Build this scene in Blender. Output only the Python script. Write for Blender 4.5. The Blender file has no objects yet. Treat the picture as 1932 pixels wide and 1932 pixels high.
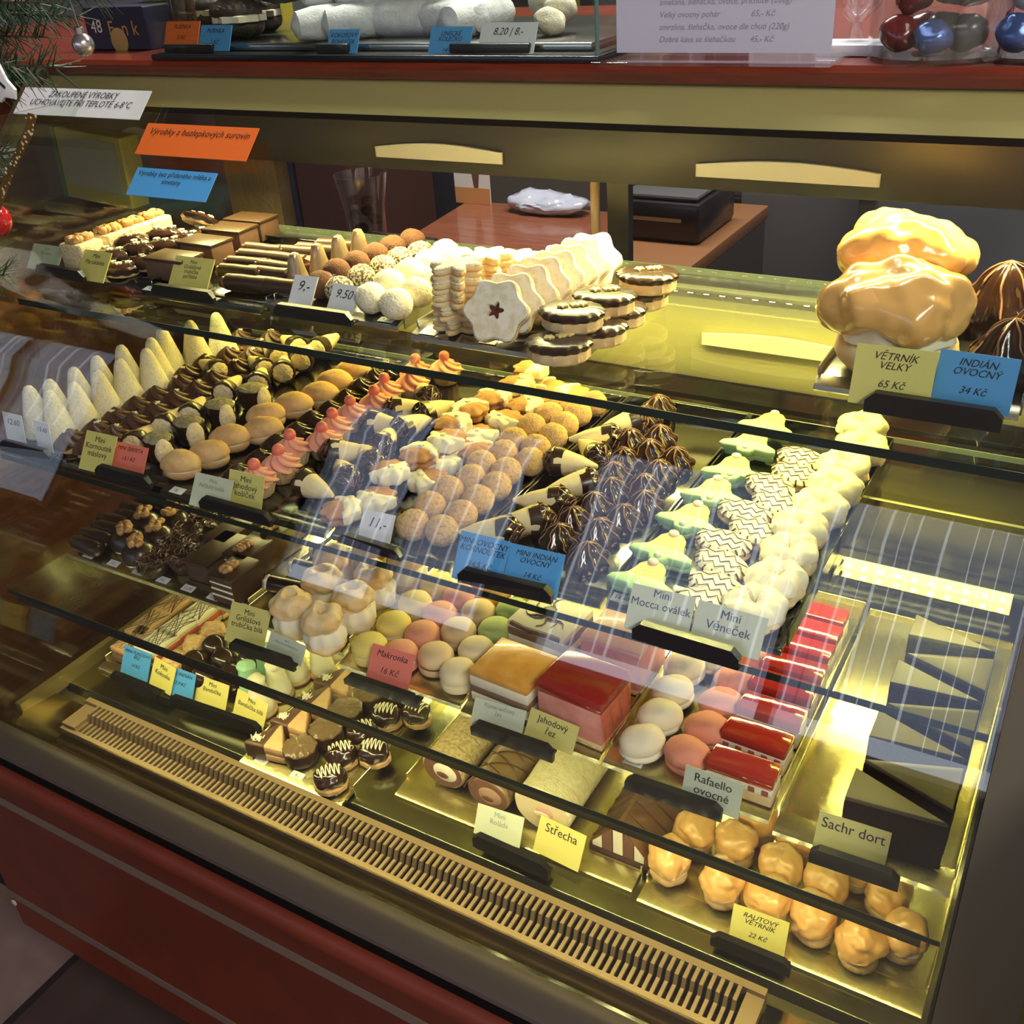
import bpy, bmesh, math, random
from mathutils import Vector, Matrix, noise
random.seed(7)
S = bpy.context.scene
COL = S.collection
PI = math.pi
# ------------------------------------------------------------------ camera
F, C0, EYE = 1933.0, 966.0, 1.53
M = Matrix(((0.8637937834, 0.4998052749, -0.0636787796),
            (0.2073863700, -0.4678754772, -0.8591178216),
            (-0.4591853583, 0.7288945226, -0.5078007303)))
cam = bpy.data.objects.new('camera', bpy.data.cameras.new('camera'))
COL.objects.link(cam)
r_, d_, f_ = Vector(M[0]), Vector(M[1]), Vector(M[2])
mw = Matrix((r_, -d_, -f_)).transposed().to_4x4()
mw.translation = (0, 0, EYE)
cam.matrix_world = mw
cam.data.sensor_width = 36
cam.data.lens = F / 1932 * 36
cam.data.clip_start = 0.02
S.camera = cam
# ------------------------------------------------------------------ world / exposure
W = bpy.data.worlds.new('daylight')
S.world = W
W.use_nodes = True
W.node_tree.nodes['Background'].inputs[0].default_value = (0.78, 0.86, 1.0, 1)
W.node_tree.nodes['Background'].inputs[1].default_value = 3.1
S.view_settings.view_transform = 'Standard'
S.view_settings.look = 'None'
S.view_settings.exposure = 0.45
S.view_settings.gamma = 1
S.cycles.max_bounces = 8
S.cycles.diffuse_bounces = 3
S.cycles.glossy_bounces = 4
S.cycles.transparent_max_bounces = 24
S.cycles.caustics_reflective = False
S.cycles.caustics_refractive = False

def area(name, loc, rot, sx, sy, power, colr, spread=PI):
    l = bpy.data.lights.new(name, 'AREA')
    l.shape = 'RECTANGLE'; l.size = sx; l.size_y = sy; l.energy = power; l.color = colr
    l.spread = spread
    o = bpy.data.objects.new(name, l)
    o.location = loc; o.rotation_euler = rot
    COL.objects.link(o)
    return o
# added soft fill lights for shop and back room, no lamp in view
area('room_fill_light', (1.5, -0.7, 2.9), (0, 0, 0), 0.7, 2.0, 75, (1.0, 0.93, 0.85))
area('room_fill_light', (-0.7, 2.1, 2.9), (0, 0, 0), 2.2, 0.35, 95, (1.0, 0.93, 0.85))
LED = (1.0, 0.86, 0.32)
LEDP = 8.5
# ------------------------------------------------------------------ pixel helpers (photo pixel -> real point on a real plane)
def ray(px, py):
    v = Vector(((px - C0) / F, (py - C0) / F, 1.0))
    return M.transposed() @ v
def at(px, py, h):
    d = ray(px, py); d = d * (-h / d.z)
    return Vector((d.x, d.y, EYE - h))
def aty(px, py, y):
    d = ray(px, py); d = d * (y / d.y)
    return Vector((d.x, d.y, EYE + d.z))
def onplane(px, py, p0, n):
    d = ray(px, py); o = Vector((0, 0, EYE))
    return o + d * ((p0 - o).dot(n) / d.dot(n))
# ------------------------------------------------------------------ materials
MATS = {}
def mat(name, col, rough=0.6, metal=0.0, bump=None, col2=None, cscale=40.0, coat=0.0, sss=0.0, emit=None, spec=0.5, wave=None, alpha=None, cut=(0.4, 0.62)):
    if name in MATS: return MATS[name]
    m = bpy.data.materials.new(name); m.use_nodes = True
    nt = m.node_tree; b = nt.nodes['Principled BSDF']
    def c4(c): return (c[0], c[1], c[2], 1)
    b.inputs['Base Color'].default_value = c4(col)
    b.inputs['Roughness'].default_value = rough
    b.inputs['Metallic'].default_value = metal
    b.inputs['Coat Weight'].default_value = coat
    b.inputs['Coat Roughness'].default_value = 0.08
    b.inputs['Specular IOR Level'].default_value = spec
    if sss:
        b.inputs['Subsurface Weight'].default_value = sss
        b.inputs['Subsurface Radius'].default_value = (0.006, 0.004, 0.002)
        b.inputs['Subsurface Scale'].default_value = 0.6
    tc = nt.nodes.new('ShaderNodeTexCoord')
    if col2 is not None:
        n = nt.nodes.new('ShaderNodeTexNoise'); n.inputs['Scale'].default_value = cscale; n.inputs['Detail'].default_value = 5
        if wave:
            mp = nt.nodes.new('ShaderNodeMapping'); mp.inputs['Scale'].default_value = wave
            nt.links.new(tc.outputs['Object'], mp.inputs[0]); nt.links.new(mp.outputs[0], n.inputs['Vector'])
        else:
            nt.links.new(tc.outputs['Object'], n.inputs['Vector'])
        rp = nt.nodes.new('ShaderNodeValToRGB')
        rp.color_ramp.elements[0].position = cut[0]; rp.color_ramp.elements[1].position = cut[1]
        rp.color_ramp.elements[0].color = c4(col); rp.color_ramp.elements[1].color = c4(col2)
        nt.links.new(n.outputs['Fac'], rp.inputs[0]); nt.links.new(rp.outputs[0], b.inputs['Base Color'])
    if bump:
        n2 = nt.nodes.new('ShaderNodeTexNoise'); n2.inputs['Scale'].default_value = bump[0]; n2.inputs['Detail'].default_value = 4
        nt.links.new(tc.outputs['Object'], n2.inputs['Vector'])
        bp = nt.nodes.new('ShaderNodeBump'); bp.inputs['Strength'].default_value = bump[1]; bp.inputs['Distance'].default_value = 0.002
        nt.links.new(n2.outputs['Fac'], bp.inputs['Height']); nt.links.new(bp.outputs[0], b.inputs['Normal'])
    if emit:
        b.inputs['Emission Color'].default_value = c4(emit[0]); b.inputs['Emission Strength'].default_value = emit[1]
        m.cycles.emission_sampling = 'NONE'
    MATS[name] = m
    return m
def glassmat(name, tint, ior=1.45, rough=0.0, gloss=(1, 1, 1)):
    if name in MATS: return MATS[name]
    m = bpy.data.materials.new(name); m.use_nodes = True
    nt = m.node_tree; nt.nodes.remove(nt.nodes['Principled BSDF'])
    o = nt.nodes['Material Output']
    fr = nt.nodes.new('ShaderNodeFresnel'); fr.inputs[0].default_value = ior
    t = nt.nodes.new('ShaderNodeBsdfTransparent'); t.inputs[0].default_value = (*tint, 1)
    g = nt.nodes.new('ShaderNodeBsdfGlossy'); g.inputs['Roughness'].default_value = rough; g.inputs[0].default_value = (*gloss, 1)
    mx = nt.nodes.new('ShaderNodeMixShader')
    # same reflectance from both faces of the sheet
    geo = nt.nodes.new('ShaderNodeNewGeometry'); 
    vm = nt.nodes.new('ShaderNodeVectorMath'); vm.operation = 'DOT_PRODUCT'
    nt.links.new(geo.outputs['Normal'], vm.inputs[0]); nt.links.new(geo.outputs['Incoming'], vm.inputs[1])
    ab = nt.nodes.new('ShaderNodeMath'); ab.operation = 'ABSOLUTE'; nt.links.new(vm.outputs['Value'], ab.inputs[0])
    sb = nt.nodes.new('ShaderNodeMath'); sb.operation = 'SUBTRACT'; sb.inputs[0].default_value = 1.0; nt.links.new(ab.outputs[0], sb.inputs[1])
    pw = nt.nodes.new('ShaderNodeMath'); pw.operation = 'POWER'; nt.links.new(sb.outputs[0], pw.inputs[0]); pw.inputs[1].default_value = 5.0
    ml = nt.nodes.new('ShaderNodeMath'); ml.operation = 'MULTIPLY_ADD'; nt.links.new(pw.outputs[0], ml.inputs[0])
    f0 = ((ior - 1) / (ior + 1)) ** 2
    ml.inputs[1].default_value = 1 - f0; ml.inputs[2].default_value = f0
    nt.nodes.remove(fr)
    nt.links.new(ml.outputs[0], mx.inputs[0]); nt.links.new(t.outputs[0], mx.inputs[1]); nt.links.new(g.outputs[0], mx.inputs[2])
    nt.links.new(mx.outputs[0], o.inputs[0])
    MATS[name] = m
    return m
# ------------------------------------------------------------------ objects
def mk(name, bm, m, parent=None, smooth=True, kind=None):
    bmesh.ops.recalc_face_normals(bm, faces=bm.faces[:])
    me = bpy.data.meshes.new(name); bm.to_mesh(me); bm.free()
    if smooth:
        me.shade_smooth()
        try: me.set_sharp_from_angle(angle=math.radians(38))
        except Exception: pass
    me.materials.append(m)
    o = bpy.data.objects.new(name, me); COL.objects.link(o)
    if parent is not None: o.parent = parent
    if kind: o['kind'] = kind
    return o
def tag(o, label, cat, group=None):
    o['label'] = label; o['category'] = cat
    if group: o['group'] = group
    return o
def thing(name, label=None, cat=None, loc=(0, 0, 0), rz=0.0, group=None):
    o = bpy.data.objects.new(name, None); o.empty_display_size = 0.01
    COL.objects.link(o); o.location = loc; o.rotation_euler = (0, 0, rz)
    if label: tag(o, label, cat, group)
    return o
def kids(o): return [c for c in bpy.data.objects if c.parent == o]
def dup(o, parent=None):
    c = o.copy(); COL.objects.link(c)
    if parent is not None: c.parent = parent
    for ch in o.children: dup(ch, c)
    return c
def B(): return bmesh.new()
def box(bm, x0, x1, y0, y1, z0, z1, bev=0.0, seg=2):
    vs = [bm.verts.new(p) for p in ((x0,y0,z0),(x1,y0,z0),(x1,y1,z0),(x0,y1,z0),(x0,y0,z1),(x1,y0,z1),(x1,y1,z1),(x0,y1,z1))]
    fs = [bm.faces.new([vs[i] for i in q]) for q in ((0,3,2,1),(4,5,6,7),(0,1,5,4),(1,2,6,5),(2,3,7,6),(3,0,4,7))]
    if bev > 0:
        es = list({e for f in fs for e in f.edges})
        bmesh.ops.bevel(bm, geom=es, offset=bev, segments=seg, profile=0.5, affect='EDGES')
    return bm
def lathe(bm, prof, n=24, wob=None, c=(0, 0, 0), ax='z', sx=1.0, sy=1.0):
    rings = []; L = len(prof)
    for i, (r, z) in enumerate(prof):
        ring = []
        for k in range(n):
            a = 2 * PI * k / n
            rr = r * (wob(a, i / (L - 1), z) if wob else 1)
            p = Vector((rr * math.cos(a) * sx, rr * math.sin(a) * sy, z))
            if ax == 'x': p = Vector((p.z, p.x, p.y))
            elif ax == 'y': p = Vector((p.x, p.z, p.y))
            ring.append(bm.verts.new(p + Vector(c)))
        rings.append(ring)
    for i in range(L - 1):
        for k in range(n):
            bm.faces.new((rings[i][k], rings[i][(k + 1) % n], rings[i + 1][(k + 1) % n], rings[i + 1][k]))
    bm.faces.new(rings[0][::-1]); bm.faces.new(rings[-1])
    return bm
def blob(bm, r, sub=3, sc=(1, 1, 1), amp=0.0, fr=60.0, seed=0, c=(0, 0, 0), flat=None, amp2=0.0, fr2=400.0):
    t = bmesh.ops.create_icosphere(bm, subdivisions=sub, radius=1.0)
    so = Vector((seed * 3.1, seed * 1.7, seed * 2.3))
    for v in t['verts']:
        d = v.co.copy()
        p = Vector((d.x * sc[0], d.y * sc[1], d.z * sc[2])) * r
        k = amp * noise.noise(p * fr + so)
        if amp2: k += amp2 * noise.noise(p * fr2 + so)
        p += d * k
        if flat is not None and p.z < flat: p.z = flat + (p.z - flat) * 0.05
        v.co = p + Vector(c)
    return bm
def prism(bm, pts, z0, z1, bev=0.0015, amp=0.0, seed=0, dome=0.0):
    cx = sum(p[0] for p in pts) / len(pts); cy = sum(p[1] for p in pts) / len(pts)
    rad = max(math.hypot(p[0] - cx, p[1] - cy) for p in pts); k = 1 - bev / rad
    k2 = 1 - 2.6 * bev / rad
    lv = [(k, z0), (1, z0 + bev), (1, z1 - bev), (k, z1 - bev * .3), (k2, z1)]
    if dome: lv += [(0.6, z1 + dome * .7), (0.25, z1 + dome)]
    rings = []
    for s, z in lv:
        ring = []
        for x, y in pts:
            j = amp * noise.noise(Vector((x * 90 + seed, y * 90, z * 90))) if amp else 0
            ring.append(bm.verts.new((cx + (x - cx) * s * (1 + j * 20), cy + (y - cy) * s * (1 + j * 20), z + j * .5)))
        rings.append(ring)
    n = len(pts)
    for i in range(len(rings) - 1):
        for q in range(n):
            bm.faces.new((rings[i][q], rings[i][(q + 1) % n], rings[i + 1][(q + 1) % n], rings[i + 1][q]))
    bm.faces.new(rings[0][::-1]); bm.faces.new(rings[-1])
    return bm
def tube(bm, path, r, n=6, taper=False):
    path = [Vector(p) for p in path]; rings = []
    for i, p in enumerate(path):
        t = (path[min(i + 1, len(path) - 1)] - path[max(i - 1, 0)])
        if t.length < 1e-9: t = Vector((0, 0, 1))
        t.normalize()
        u = t.cross(Vector((0, 0, 1)) if abs(t.z) < 0.9 else Vector((1, 0, 0))).normalized(); w = t.cross(u)
        rr = r * (1 - 0.7 * i / (len(path) - 1)) if taper else r
        rings.append([bm.verts.new(p + (u * math.cos(2 * PI * k / n) + w * math.sin(2 * PI * k / n)) * rr) for k in range(n)])
    for i in range(len(rings) - 1):
        for k in range(n):
            bm.faces.new((rings[i][k], rings[i][(k + 1) % n], rings[i + 1][(k + 1) % n], rings[i + 1][k]))
    bm.faces.new(rings[0][::-1]); bm.faces.new(rings[-1])
    return bm
def starpts(n, ro, ri, rnd=3, rot=0.0):
    pts = []
    N = n * 2 * rnd
    for i in range(N):
        a = 2 * PI * i / N
        t = (math.cos(n * a) + 1) / 2
        r = ri + (ro - ri) * (t ** 0.8)
        pts.append((r * math.cos(a + rot), r * math.sin(a + rot)))
    return pts
def oval(a, b, n=28, sc=0.0, k=0):
    return [((a * (1 + sc * math.cos(k * t))) * math.cos(t), (b * (1 + sc * math.cos(k * t))) * math.sin(t)) for t in (2 * PI * i / n for i in range(n))]
def extrude_x(bm, prof, x0, x1):
    a = [bm.verts.new((x0, y, z)) for y, z in prof]; b = [bm.verts.new((x1, y, z)) for y, z in prof]
    n = len(prof)
    for i in range(n): bm.faces.new((a[i], a[(i + 1) % n], b[(i + 1) % n], b[i]))
    bm.faces.new(a[::-1]); bm.faces.new(b)
    return bm
ORD = ['first', 'second', 'third', 'fourth', 'fifth', 'sixth', 'seventh', 'eighth', 'ninth', 'tenth', 'eleventh', 'twelfth', 'thirteenth',
       'fourteenth', 'fifteenth', 'sixteenth', 'seventeenth', 'eighteenth', 'nineteenth', 'twentieth', 'twenty-first', 'twenty-second']
# ------------------------------------------------------------------ material palette
wood = mat('mahogany', (0.19, 0.028, 0.010), 0.28, col2=(0.13, 0.018, 0.007), cscale=9, wave=(1, 14, 14), coat=0.35)
woodpan = mat('red_panel_laminate', (0.145, 0.019, 0.004), 0.5, col2=(0.12, 0.016, 0.004), cscale=14, coat=0.04, bump=(500, 0.05))
sidewood = mat('side_wood', (0.10, 0.030, 0.011), 0.2, col2=(0.07, 0.021, 0.008), cscale=6, wave=(1, 2, 14), coat=0.3)
greybr = mat('taupe_metal', (0.095, 0.075, 0.064), 0.42, metal=0.35)
olive = mat('olive_metal', (0.54, 0.47, 0.18), 0.36, metal=0.35, bump=(400, 0.03))
oliveplast = mat('olive_plastic', (0.42, 0.39, 0.18), 0.45)
darkplast = mat('dark_plastic', (0.040, 0.039, 0.041), 0.40)
black = mat('black_plastic', (0.008, 0.008, 0.011), 0.28)
blackgap = mat('matte_black', (0.004, 0.004, 0.004), 0.8, spec=0.1)
cream_pl = mat('cream_plastic', (0.85, 0.80, 0.62), 0.35)
steel = mat('steel', (0.42, 0.42, 0.41), 0.20, metal=1.0, bump=(30, 0.03))
darksteel = mat('dark_steel', (0.20, 0.21, 0.22), 0.11, metal=1.0, bump=(25, 0.03))
foil = mat('gold_foil', (0.78, 0.71, 0.38), 0.27, metal=1.0, bump=(120, 0.12))
tan_metal = mat('tan_metal', (0.33, 0.235, 0.13), 0.35, metal=0.5)
glassF = glassmat('front_glass', (0.97, 0.985, 0.975))
glassS = glassmat('shelf_glass', (0.93, 0.96, 0.93))
glassE = mat('shelf_glass_edge', (0.008, 0.018, 0.014), 0.5, spec=0.15)
acryl = glassmat('acrylic', (0.97, 0.98, 0.99), 1.25)
jarglass = glassmat('jar_glass', (0.95, 0.97, 0.98), 1.7)

ZA, ZB, ZC, ZD = 0.42, 0.62, 0.82, 1.03
XL, XR = -1.345, -0.006
GP = [(1.108, .165), (1.060, .210), (.950, .314), (.838, .420), (.784, .52), (.735, .62), (.684, .72), (.632, .82), (.591, .90), (.562, .957)]
def glass_y(h):
    for (y0, h0), (y1, h1) in zip(GP, GP[1:]):
        if h <= h1: return y0 + (y1 - y0) * (h - h0) / (h1 - h0)
    return GP[-1][0]
# ------------------------------------------------------------------ room
def struct(name, bm, m, smooth=False): return mk(name, bm, m, None, smooth, 'structure')
tile = bpy.data.materials.new('floor_tile'); tile.use_nodes = True
nt = tile.node_tree; bs = nt.nodes['Principled BSDF']; bs.inputs['Roughness'].default_value = 0.45
tc = nt.nodes.new('ShaderNodeTexCoord'); br = nt.nodes.new('ShaderNodeTexBrick'); br.offset = 0.0
mp = nt.nodes.new('ShaderNodeMapping'); mp.inputs['Location'].default_value = (0.33, 0.05, 0)
br.inputs['Color1'].default_value = (0.40, 0.275, 0.25, 1); br.inputs['Color2'].default_value = (0.055, 0.035, 0.03, 1); br.inputs['Mortar'].default_value = (0.03, 0.025, 0.03, 1)
br.inputs['Scale'].default_value = 1.0; br.inputs['Mortar Size'].default_value = 0.008; br.inputs['Brick Width'].default_value = 0.33; br.inputs['Row Height'].default_value = 0.33
nz = nt.nodes.new('ShaderNodeTexNoise'); nz.inputs['Scale'].default_value = 14; nz.inputs['Detail'].default_value = 8
mxc = nt.nodes.new('ShaderNodeMix'); mxc.data_type = 'RGBA'; mxc.blend_type = 'MULTIPLY'; mxc.inputs[0].default_value = 0.55
nt.links.new(tc.outputs['Object'], mp.inputs[0]); nt.links.new(mp.outputs[0], br.inputs['Vector']); nt.links.new(tc.outputs['Object'], nz.inputs['Vector'])
nt.links.new(br.outputs['Color'], mxc.inputs[6]); nt.links.new(nz.outputs['Fac'], mxc.inputs[7]); nt.links.new(mxc.outputs[2], bs.inputs['Base Color'])
RX0, RX1, RY0, RY1 = -7.2, 2.6, -2.6, 4.6
struct('floor', box(B(), RX0, RX1, RY0, RY1, -0.06, 0), tile)
wallm = mat('plaster', (0.50, 0.46, 0.42), 0.8, bump=(60, 0.1))
wallb = mat('grey_wall', (0.34, 0.33, 0.35), 0.7)
struct('ceiling', box(B(), RX0, RX1, RY0, RY1, 3.0, 3.06), wallm)
struct('wall_left', box(B(), RX0 - .06, RX0, RY0, RY1, 0, 3.0), wallm)
struct('wall_right', box(B(), RX1, RX1 + .06, RY0, RY1, 0, 3.0), wallm)
struct('wall_back', box(B(), RX0, RX1, RY1, RY1 + .06, 0, 3.0), wallb)
# street side of the shop, behind the customer: high sills, three windows with vertical blinds
WIN = [(-7.1, -5.35), (-3.55, -2.25), (-2.0, 0.25)]
SI, TO = 1.50, 2.62
bm = B(); box(bm, RX0, RX1, RY0 - .06, RY0, 0, SI); box(bm, RX0, RX1, RY0 - .06, RY0, TO, 3.0)
xs = [RX0] + [v for w in WIN for v in w] + [RX1]
for a, b in zip(xs[::2], xs[1::2]): box(bm, a, b, RY0 - .06, RY0, SI, TO)
struct('wall_front', bm, wallm)
white = mat('white_paint', (0.75, 0.75, 0.74), 0.45)
clothm = glassmat('thin_blind_cloth', (.55, .56, .62), 1.2, .5)
for i, (a, b) in enumerate(WIN):
    bm = B(); w = 0.05
    box(bm, a, b, RY0 - .08, RY0 + .02, TO - w, TO); box(bm, a, b, RY0 - .06, RY0 + .10, SI - .02, SI)
    box(bm, a, a + w, RY0 - .08, RY0 + .02, SI, TO); box(bm, b - w, b, RY0 - .08, RY0 + .02, SI, TO)
    m_ = (a + b) / 2; box(bm, m_ - .03, m_ + .03, RY0 - .08, RY0 + .02, SI, TO)
    win = struct('window_%d' % (i + 1), bm, white)
    bm = B(); n = int((b - a) / .055); rb = random.Random(i)   # vertical blind strips of a thin cloth that lets part of the daylight through
    for k in range(n):
        xx = a + (k + .5) * (b - a) / n; hw = .0275 * rb.uniform(.80, 1.0); xx += rb.uniform(-.008, .008); box(bm, xx - hw, xx + hw, RY0 + .04, RY0 + .043, SI + (.35, .07, .07)[i], TO)
    if i == 0: box(bm, a, b, RY0 + .04, RY0 + .043, SI - .01, SI + .35)
    mk('blind', bm, clothm, win, False)
# ------------------------------------------------------------------ display case carcass
def z(h): return EYE - h
case = thing('display_case', 'glass fronted pastry display case with red wooden front and olive top rail', 'display case', (-.67, 1.0, 0))
def part(name, bm, m, parent=None, smooth=True):
    p = parent or case
    o = mk(name, bm, m, p, smooth); q = p
    off = Vector((0, 0, 0))
    while q is not None: off += q.location; q = q.parent
    o.location = -off
    return o
# red front: panel face y=.525, h .985 -> 1.42 with a rolled top rim
bm = B(); yf = 0.525
prof = [(yf, z(1.425)), (yf, z(1.040)), (yf - .006, z(1.031))]
for k in range(9):
    a = PI + .35 - k * (PI + .1) / 8
    prof.append((yf + .012 + .020 * math.cos(a), z(1.021) + .018 * math.sin(a)))
prof += [(yf + .03, z(1.045)), (yf + .03, z(1.425))]
extrude_x(bm, prof, -1.365, .09)
part('front_panel', bm, woodpan)
stripe = mat('grey_stripe', (0.14, 0.105, 0.085), 0.4)
for i, hh in enumerate((aty(0, 1510, yf).z, aty(15, 1682, yf).z)):
    part('trim_strip', box(B(), -1.364, .089, yf - .0015, yf + .001, hh - .0085, hh + .0085), stripe)
cap = mat('screw_cap', (0.5, 0.42, 0.33), 0.4)
pc = aty(28, 1702, yf)
sc_ = part('screw_cap', lathe(B(), [(.006, 0), (.006, .002), (.003, .003)], 16), cap)
sc_.location = pc - case.location + Vector((0, -.0005, 0)); sc_.rotation_euler = (PI / 2, 0, 0)
# black gap and taupe front ledge
part('dark_gap_strip', box(B(), -1.362, .085, yf + .006, .56, z(1.02), z(.971)), blackgap)  # solid black strip standing in for the dark open gap
bm = B()
extrude_x(bm, [(.524, z(.970)), (.519, z(.964)), (.520, z(.958)), (.527, z(.954)), (.545, z(.952)), (.558, z(.953)), (.566, z(.959)), (.566, z(.985)), (.55, z(.985)), (.55, z(.970))], -1.362, .085)
part('front_ledge', bm, greybr)
# plinth and carcass bottom
part('plinth', box(B(), -1.32, .05, .62, 1.25, 0.002, z(1.41)), blackgap)
part('base_box', box(B(), -1.36, .085, yf + .031, 1.30, z(1.40), z(1.085)), darkplast, smooth=False)
# inner front slope and deck plate
bm = B()
extrude_x(bm, [(.5665, z(.962)), (.572, z(.962)), (.592, z(1.000)), (.634, z(1.033)), (.70, z(1.043)), (.70, z(1.05)), (.5665, z(1.05))], XL, XR)
part('inner_front', bm, mat('polished_steel_dark', (0.34, 0.29, 0.17), 0.13, metal=1.0))
deckm = mat('deck_steel', (0.30, 0.30, 0.19), 0.22, metal=1.0)
bm = B(); box(bm, XL, XR, .728, 1.298, z(1.075), z(1.042), .002)
part('deck_plate', bm, deckm)
part('kick_edge', box(B(), XL, XR, .7255, .7278, z(1.067), z(1.0425)), mat('deck_front', (.012, .013, .018), .3))
part('front_sheet', box(B(), XL, XR, .690, .7250, z(1.072), z(1.060)), mat('olive_edge', (.34, .30, .13), .25, metal=.8))
# air grille with stepped slats
bm = B(); p_ = .0094; n_ = 109; x0 = -1.205
for i in range(n_):
    xa = x0 + i * p_
    extrude_x(bm, [(.690, z(1.010)), (.667, z(1.010)), (.662, z(1.022)), (.640, z(1.022)), (.640, z(1.026)), (.665, z(1.026)), (.670, z(1.014)), (.690, z(1.014))], xa, xa + p_ * .46)
box(bm, x0 - .028, x0 + n_ * p_ + .02, .686, .695, z(1.042), z(1.0095)); box(bm, x0 - .028, x0 + n_ * p_ + .02, .634, .641, z(1.042), z(1.0215))
box(bm, x0 - .028, x0, .64, .69, z(1.03), z(1.016)); box(bm, x0 + n_ * p_, x0 + n_ * p_ + .02, .64, .69, z(1.03), z(1.016))
part('air_grille', bm, tan_metal, smooth=False)
part('grille_shadow_plate', box(B(), x0 - .02, x0 + n_ * p_ + .01, .642, .685, z(1.0415), z(1.037)), blackgap, smooth=False)  # black sheet under the slats, putting the shade of the slots into colour
# side walls
part('left_side_glass', box(B(), XL - .006, XL, .60, 1.30, z(1.05), z(.20)), glassS, smooth=False)
part('left_lower_wall', box(B(), XL - .02, XL, .57, 1.30, z(1.09), z(1.052)), darkplast, smooth=False)
part('base_rail', box(B(), XL, XL + .012, .64, 1.29, z(1.045), z(1.02)), mat('brass_rail', (.40, .32, .13), .3, metal=.8))
bm = B()
prf = [(y - .006, z(h)) for y, h in GP] + [(.562, z(.985)), (.62, z(.985))] + [(y + .05, z(h)) for y, h in GP[::-1]]
extrude_x(bm, prf, -.002, .060)
part('right_post', bm, mat('post_metal', (0.11, 0.09, 0.055), 0.36, metal=.4))
part('right_side_glass', box(B(), -.0055, -.0025, .72, 1.29, z(1.04), z(.20)), glassS, smooth=False)
bm = B()
prf = [(y - .004, z(h)) for y, h in GP] + [(y + .03, z(h)) for y, h in GP[::-1]]
extrude_x(bm, prf, XL - .165, XL - .15)
part('left_post', bm, mat('left_post_metal', (0.10, 0.07, 0.04), 0.36, metal=.4))
# top housing, olive rail, back header
bm = B()
extrude_x(bm, [(1.076, z(.212)), (1.079, z(.216)), (1.10, z(.205)), (1.30, z(.205)), (1.30, z(.190)), (1.138, z(.1785)), (1.120, z(.1785))], XL - .149, .06)
part('top_rail', bm, olive, smooth=False)
part('rail_edge', box(B(), XL - .149, .06, 1.0755, 1.100, z(.2195), z(.2125)), blackgap, smooth=False)  # added black strip that keeps the LED-lit rail underside dark
part('top_lining', box(B(), XL, XR, 1.10, 1.296, z(.212), z(.206)), darkplast)
hdr = part('back_header', box(B(), XL, .05, 1.298, 1.318, z(.334), z(.19), .002), darkplast)
def pull(px, h0, xw):
    p = aty(*px, 1.297)
    pts = [(-xw / 2, 0), (xw / 2, 0)]
    n = 12
    for k in range(n + 1):
        t = k / n; pts.append((xw / 2 * (1 - 2 * t), .016 + .008 * math.sin(PI * t)))
    bm = B(); prism(bm, pts, 0, .006, .0015)
    o = part('finger_pull', bm, cream_pl)
    o.rotation_euler = (PI / 2, 0, 0); o.location = Vector((p.x, 1.298, p.z)) - case.location
    return o
pull((827, 302), 0, .225); pull((1480, 342), 0, .232)
pull((262, 266), 0, .07)
# rear panels: lit olive door panel below shelf A, dark panels lower
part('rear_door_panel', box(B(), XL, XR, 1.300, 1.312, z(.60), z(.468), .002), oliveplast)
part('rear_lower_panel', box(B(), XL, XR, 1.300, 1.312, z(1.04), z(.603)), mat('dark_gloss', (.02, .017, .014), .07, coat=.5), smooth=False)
pull((1470, 668), 0, .22); pull((560, 560), 0, .22)
part('door_track', box(B(), XL, XR, 1.292, 1.318, z(.468), z(.445), .002), mat('track_alu', (.30, .29, .24), .3, metal=.8))
for px, w in (((1171, 420), .032), ((1634, 430), .020)):
    p = aty(px[0], px[1], 1.315)
    part('door_stile', box(B(), p.x - w / 2, p.x + w / 2, 1.306, 1.322, z(.446), z(.330)), black)
p = aty(1128, 400, 1.34)
woodpole = mat('beech', (.80, .56, .30), .5, col2=(.70, .48, .24), cscale=30, wave=(6, 6, 1))
part('door_handle_pole', lathe(B(), [(.0068, z(.47)), (.0068, z(.325))], 16, c=(p.x, 1.332, 0)), woodpole)
part('rear_left_post', box(B(), XL, XL + .115, 1.30, 1.33, z(.446), z(.334)), mat('post_beech', (.13, .09, .045), .45, col2=(.10, .07, .035), cscale=18, wave=(6, 1, 1)))
# curved front glass
bm = B(); N = []
sm = []
for i in range(len(GP) - 1):
    p0 = GP[max(i - 1, 0)]; p1 = GP[i]; p2 = GP[i + 1]; p3 = GP[min(i + 2, len(GP) - 1)]
    for k in range(4):
        t = k / 4
        sm.append(tuple(.5 * ((2 * p1[q]) + (-p0[q] + p2[q]) * t + (2 * p0[q] - 5 * p1[q] + 4 * p2[q] - p3[q]) * t * t + (-p0[q] + 3 * p1[q] - 3 * p2[q] + p3[q]) * t ** 3) for q in (0, 1)))
sm.append(GP[-1])
prf = [(y, z(h)) for y, h in sm] + [(y + .004, z(h) - .003) for y, h in sm[::-1]]
extrude_x(bm, prf, XL - .149, -.0025)
fg = part('front_glass', bm, glassF)
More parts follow.
